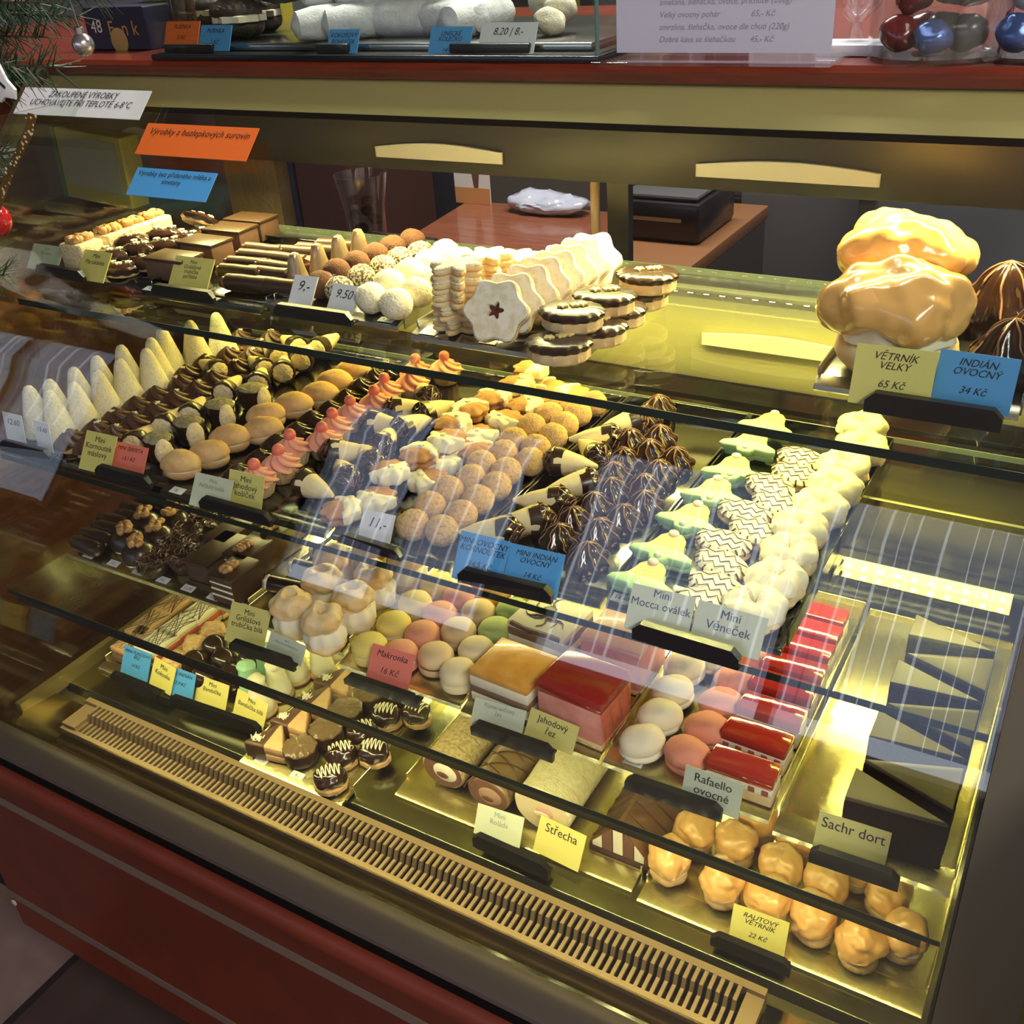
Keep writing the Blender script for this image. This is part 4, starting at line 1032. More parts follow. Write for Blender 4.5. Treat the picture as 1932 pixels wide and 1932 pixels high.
row('B', 'dipped_star', [(655, 960), (700, 945), (749, 885), (811, 902), (793, 858), (845, 873), (835, 830), (886, 850), (860, 800), (915, 820), (951, 795), (902, 772), (935, 756), (987, 769), (967, 735), (1005, 745), (998, 700), (1040, 735), (1070, 742)], .018, .024, 'half_dipped_star', 'gingerbread star half dipped in white icing, {o} from the front', 'cookie', 'half dipped stars', 0, 3, dz=[0, 0, .01, 0, .015, 0, .02, .005, .02, .005, .01, .02, .02, .012, .025, .008, .03, .0, .0])
row('B', 'nut_ball', [(833, 1000), (871, 971), (904, 942), (935, 915), (961, 889), (996, 868), (1012, 847), (1041, 824), (1061, 800), (1090, 781), (1117, 764)], .034, .0195, 'nut_ball', 'nut crumb ball in the right row, {o} from the front', 'truffle', 'nut crumb balls', 0, 3)
row('B', 'nut_ball', [(780, 990), (811, 955), (850, 923), (886, 905), (910, 876), (944, 856), (970, 832), (996, 804), (1023, 781), (1049, 762)], .034, .0195, 'nut_ball', 'nut crumb ball in the left row, {o} from the front', 'truffle', 'nut crumb balls', 0, 3)
row('B', 'small_indian', [(1110, 1042), (1062, 1000), (1143, 990), (1085, 975), (1172, 972), (1122, 944), (1212, 938), (1148, 914), (1222, 912), (1160, 893), (1240, 890), (1178, 868), (1265, 866), (1214, 848), (1172, 830), (1236, 820), (1210, 785), (1243, 762)], .036, .0205, 'chocolate_dome', 'small ridged chocolate dome, {o} from the front of its heap', 'pastry', 'small ridged domes', 0, 3)
row('B', 'choc_cone', [(938, 1000, 1.9), (985, 985, 2.2), (1030, 945, 2.0), (1088, 915, 2.3), (1082, 868, -1.4), (1118, 850, .8), (1152, 832, 2.2), (1186, 796, 2.4)], .037, .021, 'chocolate_cone', 'wafer cone among the ridged domes, {o} from the front', 'pastry', 'swirled wafer cones', 0, .15)
row('B', 'bell_cookie', [(1222, 1089), (1261, 1034), (1307, 976), (1350, 927), (1386, 884), (1420, 835), (1454, 800)], .02, .030, 'bell_cookie', 'bell shaped cookie with green icing, {o} from the front', 'cookie', 'green bell cookies', .0, .12, dz=.004, tilt=(.12, 0))
row('B', 'mocca_oval', [(1331, 1137), (1350, 1101), (1364, 1065), (1382, 1031), (1405, 1003), (1426, 973), (1447, 951), (1466, 925), (1487, 904), (1508, 875)], .018, .022, 'striped_oval_cookie', 'white oval cookie with chocolate zigzag, {o} from the front', 'cookie', 'zigzag oval cookies', -.1, .15, tilt=(.10, .08), dz=.003)
row('B', 'cream_ring', [(1423, 1150), (1462, 1102), (1487, 1048), (1509, 1000), (1545, 960), (1575, 922), (1590, 886), (1625, 848), (1627, 808)], .034, .027, 'cream_ring', 'white glazed choux ring, {o} from the front', 'pastry', 'glazed choux rings', 0, 3)
# --- shelf C
row('C', 'eclair', [(172, 1022), (187, 1010), (203, 998), (220, 986), (238, 976), (258, 964), (280, 953), (303, 942)], .026, .013, 'chocolate_eclair', 'plain dark chocolate eclair at the tray edge, {o} from the front', 'pastry', 'plain dark eclairs', 1.57, .05)
row('C', 'walnut_dome', [(268, 1040), (240, 1013), (308, 1008), (288, 982), (342, 977), (334, 953)], .040, .024, 'walnut_dome', 'dark chocolate dome topped with walnut, {o} from the front', 'pastry', 'walnut topped domes', .4, .6)
row('C', 'shaving_nest', [(304, 1058), (345, 1056), (330, 1030), (375, 1030), (357, 1004), (398, 990), (378, 978), (425, 968)], .028, .0235, 'chocolate_nest', 'chocolate nest of shavings, {o} from the front', 'pastry', 'chocolate shaving nests', 0, 3)
row('C', 'glazed_bar', [(398, 1052), (443, 1008)], .033, .03, 'chocolate_bar', 'smooth glazed chocolate bar, {o} from the front between nests and walnut slices', 'cake', 'smooth glazed bars', 0, .03)
row('C', 'layer_slice', [(452, 1083), (484, 1045), (512, 1020), (536, 994)], .05, .028, 'layer_slice', 'layered dark slice with walnut, {o} from the front', 'cake', 'layered walnut slices', 0, .05)
row('C', 'nut_tube', [(548, 1108), (594, 1076), (634, 1046)], .025, .016, 'chocolate_roll', 'rough chocolate roll with white cream ends, {o} from the front', 'pastry', 'white ended rolls', .12, .05)
row('C', 'profiterole', [(616, 1188), (554, 1162), (671, 1148), (614, 1114), (714, 1107), (642, 1074), (766, 1082), (692, 1060)], .058, .027, 'cream_puff', 'golden cream filled choux puff, {o} from the front', 'pastry', 'cream filled choux puffs', 0, 3, sc=1.06)
mk_ = [('yellow', [(704, 1222), (746, 1181), (787, 1142), (823, 1108)], 'yellow macaron'), ('salmon', [(763, 1225), (795, 1197), (831, 1162), (865, 1127), (888, 1107)], 'salmon pink macaron'),
       ('green', [(938, 1189), (969, 1153)], 'green macaron')]
for c_, pts, d_n in mk_:
    row('C', 'macaron_' + c_, pts, .034, .0235, 'macaron', d_n + ' on the lowest shelf, {o} from the front', 'macaron', 'colourful macarons', 0, 3)
row('C', 'macaron_orange', [(929, 1120)], .034, .0235, 'macaron', 'single orange macaron at the back among pink and green ones', 'macaron', 'colourful macarons', 0, 3)
row('C', 'macaron_beige', [(899, 1155), (862, 1189)], .034, .0235, 'macaron', 'beige macaron between the salmon and green ones, {o} from the front', 'macaron', 'colourful macarons', 0, 3)
row('C', 'macaron_cocoa', [(820, 1240)], .034, .0235, 'macaron', 'beige macaron with brown cocoa filling near the front', 'macaron', 'colourful macarons', 0, 3)
row('C', 'macaron_cream', [(902, 1226)], .034, .0235, 'macaron', 'pale cream macaron just behind the orange topped slice', 'macaron', 'colourful macarons', 0, 3)
row('C', 'macaron_cream', [(864, 1271)], .034, .0235, 'macaron', 'cream macaron in the front corner of the macaron tray', 'macaron', 'colourful macarons', 0, 3)
row('C', 'macaron_cream', [(992, 1130)], .034, .0235, 'macaron', 'pale macaron behind the white chocolate drizzled slice', 'macaron', 'colourful macarons', 0, 3)
row('C', 'orange_slice', [(972, 1282)], .053, .04, 'cream_slice', 'cream slice with glossy orange top and brown middle layer', 'cake', 'big cream cubes', -.06, 0)
row('C', 'white_slice', [(1040, 1190)], .052, .04, 'cream_slice', 'white topped slice with dark chocolate drizzle', 'cake', 'big cream cubes', -.08, 0)
row('C', 'strawberry_slice', [(1103, 1318)], .070, .04, 'cream_slice', 'tall strawberry slice with dark red jelly top', 'cake', 'big cream cubes', -.08, 0)
row('C', 'pink_slice', [(1176, 1228)], .064, .04, 'cream_slice', 'tall all pink slice behind the red jelly topped one', 'cake', 'big cream cubes', -.06, 0)
row('C', 'oblong_ivory', [(1214, 1397), (1246, 1350), (1273, 1302), (1303, 1262), (1338, 1246)], .036, .024, 'oblong_macaron', 'ivory oblong macaron, {o} from the front', 'macaron', 'ivory oblong macarons', .9, .3)
row('C', 'oblong_pink', [(1300, 1420), (1335, 1375), (1362, 1328), (1392, 1284), (1424, 1254)], .036, .024, 'oblong_macaron', 'coral pink oblong macaron, {o} from the front', 'macaron', 'coral oblong macarons', .3, .5)
row('C', 'jelly_slice', [(1402, 1462), (1428, 1405), (1455, 1357), (1478, 1312), (1497, 1275), (1512, 1237), (1528, 1203), (1541, 1172)], .037, .0165, 'jelly_slice', 'shiny red jelly slice, {o} from the front', 'cake', 'red jelly slices', -.03, .03, sc=1.0)
# --- case floor D
row('D', 'caramel_slice', [(258, 1218), (282, 1186), (335, 1146)], .03, .021, 'lattice_slice', 'caramel topped slice with dark lattice, {o} from the front', 'cake', 'caramel lattice slices', 0, .05)
row('D', 'punch_slice', [(298, 1222), (337, 1193), (382, 1162), (425, 1133)], .031, .022, 'lattice_slice', 'white topped slice with dark lattice and red layer, {o} from the front', 'cake', 'white lattice slices', 0, .04)
row('D', 'coconut_macaroon', [(337, 1250), (374, 1220), (402, 1192)], .030, .021, 'coconut_macaroon', 'golden rough coconut macaroon, {o} from the front', 'cookie', 'coconut macaroons', 0, 3)
row('D', 'choc_ball', [(374, 1256), (402, 1272), (432, 1280), (408, 1230), (437, 1244), (462, 1250)], .043, .0225, 'chocolate_ball', 'smooth dark chocolate ball, {o} from the front', 'praline', 'smooth chocolate balls', 0, 3)
row('D', 'bomb_green', [(463, 1288), (495, 1255)], .052, .018, 'meringue_cone', 'mint green meringue cone, {o} from the front', 'meringue', 'meringue cones', 0, 3, sc=1.2)
row('D', 'bomb_white', [(500, 1302), (527, 1284), (558, 1262), (592, 1245), (622, 1225)], .052, .018, 'meringue_cone', 'white meringue cone on biscuit, {o} from the front', 'meringue', 'meringue cones', 0, 3, sc=1.2)
row('D', 'triangle_cookie', [(527, 1400), (562, 1366), (602, 1330), (635, 1298)], .026, .022, 'triangle_cookie', 'half chocolate dipped triangle cookie, {o} from the front', 'cookie', 'half dipped triangles', .1, .1, sc=1.15)
row('D', 'round_choc', [(568, 1412), (614, 1384), (656, 1345), (694, 1316)], .03, .0245, 'chocolate_round', 'round chocolate with wavy olive brown icing, {o} from the front', 'praline', 'wavy topped chocolates', 0, 1)
row('D', 'drizzle_choc', [(631, 1458), (655, 1428), (690, 1406), (706, 1380), (725, 1356), (748, 1334), (772, 1342)], .034, .0235, 'drizzled_chocolate', 'white drizzled chocolate on biscuit, {o} from the front', 'praline', 'drizzled chocolates', .5, .6)
def long(kd, f, b, lev, L, H, name, label, zoff=0):
    h = LEV[lev]; a = at(f[0], f[1], h - H / 2)
    Q.append(dict(k=kd, x=a.x, y=a.y + L / 2, z=z(h), r=.03, rz=b, jit=0, tilt=(0, 0), sc=1, lev=lev, fix=1, name=name, cat='cake', group=None, label=label, dz=0, H=H))
long('nut_roulade', (835, 1455), 0, 'D', .21, .06, 'roulade', 'nut coated roulade with white cream core, leftmost of the rolls')
long('choc_roulade', (920, 1500), 0, 'D', .20, .056, 'roulade', 'chocolate coated roulade with lattice lines between two pale rolls')
long('coconut_roulade', (1022, 1530), 0, 'D', .23, .072, 'roulade', 'white coconut roulade sliced into pieces')
long('roof_cake', (1168, 1590), 0, 'D', .19, .06, 'roof_cake', 'roof shaped chocolate cake with striped cream end')
row('D', 'caramel_puff', [(1262, 1626), (1362, 1667), (1449, 1700), (1536, 1735), (1622, 1782)], .058, .026, 'caramel_cream_puff', 'caramel cream puff in the front row, {o} from the left', 'pastry', 'small caramel puffs', 0, 3, order=lambda e: e['x'])
row('D', 'caramel_puff', [(1314, 1572), (1387, 1592), (1474, 1640), (1567, 1667), (1676, 1700)], .058, .026, 'caramel_cream_puff', 'caramel cream puff in the second row, {o} from the left', 'pastry', 'small caramel puffs', 0, 3, order=lambda e: e['x'])
row('D', 'caramel_puff', [(1704, 1762)], .058, .026, 'caramel_cream_puff', 'caramel cream puff at the far right corner beside the post', 'pastry', 'small caramel puffs', 0, 3)
row('D', 'caramel_puff', [(1428, 1552), (1500, 1590), (1610, 1640)], .058, .026, 'caramel_cream_puff', 'caramel cream puff in the third row, {o} from the left', 'pastry', 'small caramel puffs', 0, 3, order=lambda e: e['x'])
# relax overlaps on each shelf, then build
for lev in 'ABCD':
    E_ = [e for e in Q if e['lev'] == lev]
    for _ in range(40):
        for i, a in enumerate(E_):
            for b in E_[i + 1:]:
                if abs(a['dz'] - b['dz']) > .014: continue
                dx, dy = b['x'] - a['x'], b['y'] - a['y']; d = math.hypot(dx, dy); m_ = (a['r'] * a['sc'] + b['r'] * b['sc']) * .97
                if 1e-6 < d < m_:
                    s = (m_ - d) / d * .25
                    if not a.get('fix'): a['x'] -= dx * s; a['y'] -= dy * s
                    if not b.get('fix'): b['x'] += dx * s; b['y'] += dy * s
PROTO = {}
NV = 3
for e in Q:
    e['x'] = min(max(e['x'], XL + .014 + e['r']), XR - .006 - e['r']); e['y'] = min(e['y'], 1.28 - e['r'])
    if e['lev'] == 'B': e['y'] = max(e['y'], (.782 if e['k'] == 'coconut_cone' else .770) + e['r'] * .95)
    pl = PROTO.setdefault(e['k'], [])
    if len(pl) < NV:
        t = thing(e['name']); K[e['k']](t, len(pl) * 11 + 3); pl.append(t)
    else:
        t = dup(random.choice(pl))
    t.name = e['name']
    t.location = (e['x'], e['y'], e['z']); t.scale = (e['sc'],) * 3
    t.rotation_euler = (e['tilt'][0], e['tilt'][1], e['rz'] + random.uniform(-e['jit'], e['jit']))
    if e['tilt'][0] > .6: t.location.z += .034 * math.sin(e['tilt'][0])
    if 'group' in t: del t['group']
    tag(t, e['label'], e['cat'], e['group'])
# dark torte cut into triangular slices
y0 = at(1575, 1610, ZC).y + .012; xa = at(1572, 1600, ZC).x; xb = at(1762, 1650, ZC).x; Ht = .058; D_ = .046
LRr = [(xa, y0), (xb, y0)] 
Lx, Rx = xa + .002, xb + .004
prev = [(Lx, y0), (Rx, y0)]
for i in range(7):
    yy = y0 + .004 + i * .047
    tri = [(Lx, yy), (Rx, yy + .008), (Lx, yy + .044)] if i % 2 == 0 else [(Rx, yy - .020), (Rx, yy + .042), (Lx + .004, yy + .012)]
    cx_ = sum(p[0] for p in tri) / 3; cy_ = sum(p[1] for p in tri) / 3
    t = thing('torte_slice', 'dark chocolate torte slice with brown glaze, %s from the front' % ORD[i], 'cake', (cx_, cy_, z(ZC)), 0, 'dark torte slices')
    q = [((p[0] - cx_) * .985, (p[1] - cy_) * .985) for p in tri]
    def dense(q, n=10): return [(q[k][0] + (q[(k + 1) % 3][0] - q[k][0]) * j / n, q[k][1] + (q[(k + 1) % 3][1] - q[k][1]) * j / n) for k in range(3) for j in range(n)]
    P(t, 'sponge', prism(B(), dense(q), 0, Ht, .0015, .0012, i), sachr_sp)
    P(t, 'glaze', prism(B(), dense(q), Ht - .0005, Ht + .0045, .001), sachr)
# ------------------------------------------------------------------ price cards and holders
YEL = mat('yellow_card', (.66, .60, .17), .45); BLU = mat('blue_card', (.075, .32, .70), .45); WHT = mat('white_card', (.74, .75, .78), .5)
PAL = mat('pale_green_card', (.58, .62, .45), .45); RED = mat('coral_card', (.80, .19, .13), .45); ORG = mat('orange_card', (.80, .15, .025), .45)
CN = {'YEL': (YEL, 'yellow'), 'BLU': (BLU, 'blue'), 'WHT': (WHT, 'white'), 'PAL': (PAL, 'pale green'), 'RED': (RED, 'coral red'), 'ORG': (ORG, 'orange')}
def plane_card(name, c, BL, BR, TM, p0, n, up, txt, label, cat, tsize, m=None, shear=0, bold=.0, group=None, toff=.16, foot=0.0, maxh=.2, lam=True, al=None):
    a = onplane(*BL, p0, n); b = onplane(*BR, p0, n); tm = onplane(*TM, p0, n)
    w = (b - a).length; mid = (a + b) / 2; hgt = min((tm - mid).dot(up), maxh)
    t = thing(name, label, cat, mid, 0, group)
    ang = math.atan2(up.y, up.z)
    t.rotation_euler = (-ang, 0, math.atan2(b.y - a.y, b.x - a.x) if abs(b.y - a.y) < .02 else 0)
    P(t, 'card', box(B(), -w / 2, w / 2, 0, .0012, -foot, hgt), CN[c][0], False)
    ln = txt.split('\n'); mx = max(len(q) for q in ln)
    ts = min(tsize * 1.5 * hgt, w * .93 / ((.62 if txt.upper() == txt else .45) * mx), hgt * .74 / len(ln))
    text(txt, ts, t, (0, -.0005, hgt * (1 - toff * .6) - ts * .75), (PI / 2, 0, 0), m or ink, shear, bold, sp=.88 if len(ln) > 2 else 1.0)
    return t, w, hgt
def pcard(lev, c, BL, BR, TM, txt, label, tsize=.17, tilt=None, dy=0.0, dz=.004, m=None, shear=0, bold=.002, toff=.16, cat='price card', foot=.004):
    h = LEV[lev] - dz
    if tilt is None: tilt = {'A': .66, 'B': .60, 'C': .60, 'D': .52}[lev]
    a = at(*BL, h); b = at(*BR, h)
    up = Vector((0, math.sin(tilt), math.cos(tilt))); n = Vector((0, -math.cos(tilt), math.sin(tilt)))
    p0 = (a + b) / 2
    # horizontal bottom edge: slide BL/BR onto the plane through the mid point
    return plane_card('price_card', c, BL, BR, TM, p0, n, up, txt, label, cat, tsize, m, shear, bold, 'price cards on holders', toff, foot)
def holder(lev, L, R, label, dz=-.004, th=.016):
    h = LEV[lev] + dz; a = at(*L, h); b = at(*R, h); eye_ = Vector((0, 0, EYE)); a = eye_ + (a - eye_) * .990; b = eye_ + (b - eye_) * .990; mid = (a + b) / 2; w = (b - a).length / 2
    t = thing('card_holder', label, 'card holder', (mid.x, mid.y, mid.z), 0, 'black card holders')
    t.rotation_euler = (0, 0, max(-.06, min(.06, math.atan2(b.y - a.y, b.x - a.x))))
    bm = B(); c = .008
    pts = [(-w, -th / 2), (w, -th / 2), (w, th / 2 - c), (w - c, th / 2), (-w + c, th / 2), (-w, th / 2 - c)]
    v0 = [bm.verts.new((x, -.0035, q)) for x, q in pts]; v1 = [bm.verts.new((x, .0020 + (q > 0) * .003, q)) for x, q in pts]
    for i in range(6): bm.faces.new((v0[i], v0[(i + 1) % 6], v1[(i + 1) % 6], v1[i]))
    bm.faces.new(v0[::-1]); bm.faces.new(v1)
    P(t, 'clip_bar', bm, black, False)
    box_ = B(); box(box_, -w + .004, w - .004, .002, .016, -th / 2, -th / 2 + .002); P(t, 'clip_foot', box_, black, False)
    return t
# top shelf
pcard('A', 'PAL', (52, 500), (108, 508), (90, 462), 'Mini\nBanánek', 'pale green price card below the walnut cakes', .13, m=greyink)
pcard('A', 'YEL', (145, 520), (196, 530), (182, 473), 'Mini\nMarokánka', 'yellow card reading Mini Marokánka', .15, shear=.2)
holder('A', (70, 507), (160, 522), 'black holder under the Marokánka card, leftmost on the top shelf')
pcard('A', 'YEL', (318, 538), (390, 543), (388, 488), 'Mini\nGriliášová\ntrubička\npařížská', 'yellow card reading Mini Griliášová trubička pařížská', .15, shear=.2)
holder('A', (288, 545), (405, 562), 'black holder under the Mini Griliášová trubička pařížská card')
pcard('A', 'WHT', (543, 574), (586, 577), (578, 520), '9,-', 'white handwritten card reading 9,-', .38, shear=.25, bold=.0, toff=.25)
pcard('A', 'WHT', (615, 582), (664, 595), (648, 536), '9.50', 'white handwritten card reading 9.50 beside the coconut balls', .32, shear=.25, bold=.0, toff=.28)
holder('A', (518, 582), (665, 603), 'black holder under the two handwritten truffle prices')
pcard('A', 'YEL', (1600, 755), (1752, 768), (1690, 655), 'VĚTRNÍK\nVELKÝ\n\n65 Kč', 'yellow card reading VĚTRNÍK VELKÝ 65 Kč', .145, tilt=.30, shear=.3, bold=.004)
pcard('A', 'BLU', (1756, 752), (1900, 795), (1850, 668), 'INDIÁN\nOVOCNÝ\n\n34 Kč', 'blue card reading INDIÁN OVOCNÝ 34 Kč', .14, tilt=.30, shear=.3, bold=.004, foot=.0)
holder('A', (1632, 755), (1892, 795), 'long black holder under the VĚTRNÍK VELKÝ card', th=.02)
# middle shelf
pcard('B', 'WHT', (14, 827), (48, 832), (42, 786), '12.60', 'white handwritten card reading 12.60', .32, tilt=.15, shear=.25, bold=0, toff=.3)
pcard('B', 'WHT', (72, 845), (100, 852), (105, 803), '15.60', 'white handwritten card reading 15.60', .32, tilt=.15, shear=.25, bold=0, toff=.3)
holder('B', (2, 838), (95, 860), 'black holder under the handwritten 12.60 price')
pcard('B', 'YEL', (150, 880), (206, 890), (195, 818), 'Mini\nKornoutek\nmáslový', 'yellow card reading Mini Kornoutek máslový', .15, bold=.002)
pcard('B', 'RED', (206, 886), (268, 896), (246, 838), 'MINI ŠERPETA\n\n13,1 Kč', 'coral red card reading MINI ŠERPETA', .13, shear=.3, bold=.004)
holder('B', (182, 885), (285, 912), 'black holder under the coral red card')
pcard('B', 'PAL', (358, 948), (428, 962), (400, 897), 'Mini\nPařížský košík', 'pale green card reading Mini Pařížský košík', .13, m=greyink)
pcard('B', 'YEL', (428, 950), (492, 962), (465, 892), 'Mini\nJahodový\nkošíček', 'yellow card reading Mini Jahodový košíček', .165, tilt=.42, m=blueink)
holder('B', (378, 945), (512, 982), 'black holder under the Mini Jahodový košíček card')
pcard('B', 'WHT', (676, 1014), (735, 1022), (722, 968), '11,-', 'white handwritten card reading 11,-', .38, shear=.3, bold=0, toff=.3)
holder('B', (640, 1012), (758, 1048), 'black holder under the handwritten 11,- price', th=.013)
pcard('B', 'BLU', (853, 1085), (944, 1105), (912, 1010), 'MINI OVOCNÝ\nKORNOUTEK\n\n14,5 Kč', 'blue card reading MINI OVOCNÝ KORNOUTEK', .135, shear=.3, bold=.004)
pcard('B', 'BLU', (948, 1105), (1050, 1122), (1010, 1034), 'MINI INDIÁN\nOVOCNÝ\n\n14 Kč', 'blue card reading MINI INDIÁN OVOCNÝ 14 Kč', .135, shear=.3, bold=.004)
holder('B', (866, 1082), (1042, 1124), 'black holder under the two blue MINI OVOCNÝ cards', th=.018)
pcard('B', 'PAL', (1178, 1180), (1296, 1205), (1248, 1112), 'Mini\nMocca oválek', 'grey green card reading Mini Mocca oválek', .22, m=blueink, toff=.02)
pcard('B', 'PAL', (1300, 1205), (1430, 1248), (1388, 1150), 'Mini\nVěneček', 'grey green card reading Mini Věneček', .20, m=blueink, toff=.12, foot=.0)
holder('B', (1195, 1186), (1396, 1246), 'black holder under the Mini Věneček card', th=.02)
# lowest shelf
pcard('C', 'YEL', (425, 1205), (496, 1220), (468, 1142), 'Mini\nGriliášová\ntrubička bílá', 'yellow card reading Mini Griliášová trubička bílá', .15, bold=.002)
pcard('C', 'PAL', (500, 1225), (568, 1262), (546, 1205), 'Mini\nVěneček se šlehačkou', 'pale green card in front of the cream filled choux puffs', .11, m=greyink, foot=0)
holder('C', (434, 1214), (556, 1256), 'black holder in front of the cream filled choux puffs')
pcard('C', 'RED', (690, 1285), (768, 1304), (748, 1226), 'Makronka\n\n16 Kč', 'coral red card reading Makronka', .16, shear=.25, bold=.0)
holder('C', (651, 1278), (790, 1325), 'black holder under the Makronka card')
pcard('C', 'PAL', (889, 1362), (984, 1382), (948, 1329), 'Pomerančový\nřez', 'pale green card reading Pomerančový řez', .17, m=greyink)
pcard('C', 'YEL', (988, 1382), (1078, 1430), (1045, 1352), 'Jahodový\nřez', 'yellow card reading Jahodový řez', .22, foot=0)
holder('C', (890, 1370), (1044, 1424), 'black holder under the Jahodový řez card', th=.02)
pcard('C', 'PAL', (1284, 1505), (1392, 1548), (1350, 1462), 'Rafaello\novocné', 'pale green card reading Rafaello ovocné', .22, tilt=.33, m=ink, foot=0)
holder('C', (1180, 1473), (1362, 1535), 'black holder under the Rafaello ovocné card', th=.019)
pcard('C', 'YEL', (1532, 1600), (1668, 1640), (1620, 1552), 'Sachr dort', 'yellow card reading Sachr dort', .30, bold=.004)
holder('C', (1528, 1608), (1697, 1665), 'black holder under the Sachr dort card', th=.02)
# case floor
pcard('D', 'BLU', (228, 1264), (278, 1282), (268, 1228), 'MINI PUNČOVÝ\nŘEZ\n\n14 Kč', 'blue card reading MINI PUNČOVÝ ŘEZ', .13, shear=.3, bold=.004)
pcard('D', 'YEL', (280, 1284), (322, 1318), (318, 1252), 'Mini\nKokoska', 'yellow card partly hidden behind a blue card', .16, shear=.1, foot=0)
pcard('D', 'BLU', (309, 1302), (362, 1318), (354, 1268), 'MINI INDIÁN\n\n13,9 Kč', 'blue card reading MINI INDIÁN 13,9 Kč', .14, shear=.3, bold=.004, dz=.006)
pcard('D', 'YEL', (368, 1318), (425, 1336), (415, 1288), 'Mini\nBambička', 'yellow card reading Mini Bambička', .17, shear=.1)
pcard('D', 'YEL', (437, 1345), (496, 1385), (490, 1318), 'Mini\nBambička bílá', 'yellow card reading Mini Bambička bílá', .15, shear=.1, foot=0)
holder('D', (210, 1272), (298, 1310), 'black holder under the MINI PUNČOVÝ ŘEZ card')
holder('D', (322, 1320), (490, 1378), 'long black holder under the Bambička cards', th=.022)
pcard('D', 'PAL', (895, 1570), (980, 1590), (948, 1530), 'Mini\nRoláda', 'pale green card reading Mini Roláda', .18, m=greyink)
pcard('D', 'YEL', (1005, 1600), (1090, 1650), (1060, 1556), 'Střecha', 'yellow card reading Střecha', .22, foot=0)
holder('D', (894, 1582), (1036, 1646), 'black holder under the Střecha card', th=.024)
pcard('D', 'YEL', (1374, 1776), (1478, 1805), (1434, 1722), 'RAUTOVÝ\nVĚTRNÍK\n\n22 Kč', 'yellow card reading RAUTOVÝ VĚTRNÍK 22 Kč', .15, tilt=.33, shear=.3, bold=.004)
holder('D', (1342, 1768), (1492, 1830), 'black holder under the RAUTOVÝ VĚTRNÍK card', th=.02)
# signs stuck on the sloping front glass
sl = (GP[1][0] - GP[3][0]) / (GP[3][1] - GP[1][1])
gu = Vector((0, sl, 1)).normalized(); gn = Vector((0, -1, sl)).normalized()
gp = Vector((0, GP[2][0], z(GP[2][1]))) + gn * .012
def gsign(c, BL, BR, TM, txt, label, ts, **k):
    plane_card('glass_sign', c, BL, BR, TM, gp, gn, gu, txt, label, 'sign', ts, group='signs on the front glass', **k)
gsign('WHT', (24, 212), (262, 228), (170, 168), 'ZAKOUPENÉ VÝROBKY\nUCHOVÁVEJTE PŘI TEPLOTĚ 6-8°C', 'white sign reading ZAKOUPENÉ VÝROBKY on the upper glass', .25, shear=.25, toff=.16)
gsign('ORG', (254, 290), (463, 304), (386, 237), 'Výrobky z bezlepkových surovin', 'orange sign reading Výrobky z bezlepkových surovin', .20, shear=.3, toff=.22, bold=.004)
gsign('BLU', (237, 366), (387, 382), (334, 321), 'Výrobky bez přidaného mléka a\nsmetany', 'blue sign reading Výrobky bez přidaného mléka a smetany', .19, shear=.1, toff=.14, bold=.004)
# ------------------------------------------------------------------ wooden counter on top and the things on it
ZT = .157
ct = thing('counter_top', 'red mahogany counter top running above the pastry case', 'counter', (-.6, 1.5, z(ZT)))
bm = B(); pr = [(1.118, z(.178)), (1.113, z(.175)), (1.112, z(.163)), (1.118, z(.157)), (1.78, z(.157)), (1.78, z(.178))]
extrude_x(bm, pr, -2.2, .25); part('slab', bm, wood, ct)
def cpt(px, py): return at(px, py, ZT)
# glass display box with meringues
a = cpt(312, 110); b = cpt(1105, 126); bx0, bx1 = a.x, b.x; by = (a.y + b.y) / 2 + .004
t = thing('glass_display_box', 'glass display box with white rolls and dark shells on the counter', 'display box', ((bx0 + bx1) / 2, by, z(ZT)))
w = (bx1 - bx0) / 2; dd = .34; hh = .21; g = .005
for nm, q in (('front_pane', (-w, w, 0, g, .008, hh)), ('back_pane', (-w, w, dd - g, dd, .008, hh)), ('side_pane', (-w, -w + g, g, dd - g, .008, hh)), ('side_pane', (w - g, w, g, dd - g, .008, hh)), ('top_pane', (-w, w, 0, dd, hh, hh + g))):
    P(t, nm, box(B(), *q), glassS, False)
P(t, 'corner_edge', box(B(), w - .0005, w + .0008, -.0008, .007, .008, hh), mat('teal_edge', (.05, .16, .15), .15), False)
P(t, 'base', box(B(), -w - .004, w + .004, -.004, dd + .004, 0, .008, .002), black)
P(t, 'inner_tray', box(B(), -w + .02, w - .02, .03, dd - .02, .008, .018, .003), steel)
bz = z(ZT) + .018
def on_box(px, py, dz, depth):   # a point inside the box at a given depth behind the front pane
    p = aty(px, py, by + depth); return p
dshell = mat('dark_meringue', (.030, .016, .011), .6, bump=(160, .4)); wroll = mat('sugared_roll', (.74, .74, .76), .85, bump=(300, .6), col2=(.62, .62, .66), cscale=60)
def clam(t, s):
    for sg, nm in ((0, 'lower_shell'), (1, 'upper_shell')):
        bm = B(); blob(bm, .036, 4, (1.1, .8, .48), .003, 40, s + sg, (0, 0, .016 + sg * .019))
        for v in bm.verts: v.co += Vector((0, 0, .0016 * math.sin(math.atan2(v.co.y, v.co.x) * 16)))
        P(t, nm, bm, dshell)
    bm = B(); lathe(bm, [(.022, .020), (.036, .022), (.036, .030), (.022, .032)], 40, lambda a, u, zz: 1 + .08 * math.sin(a * 9), (.006, -.004, 0), 'z', 1.05, .8); P(t, 'cream_filling', bm, cream)
K['clam'] = clam
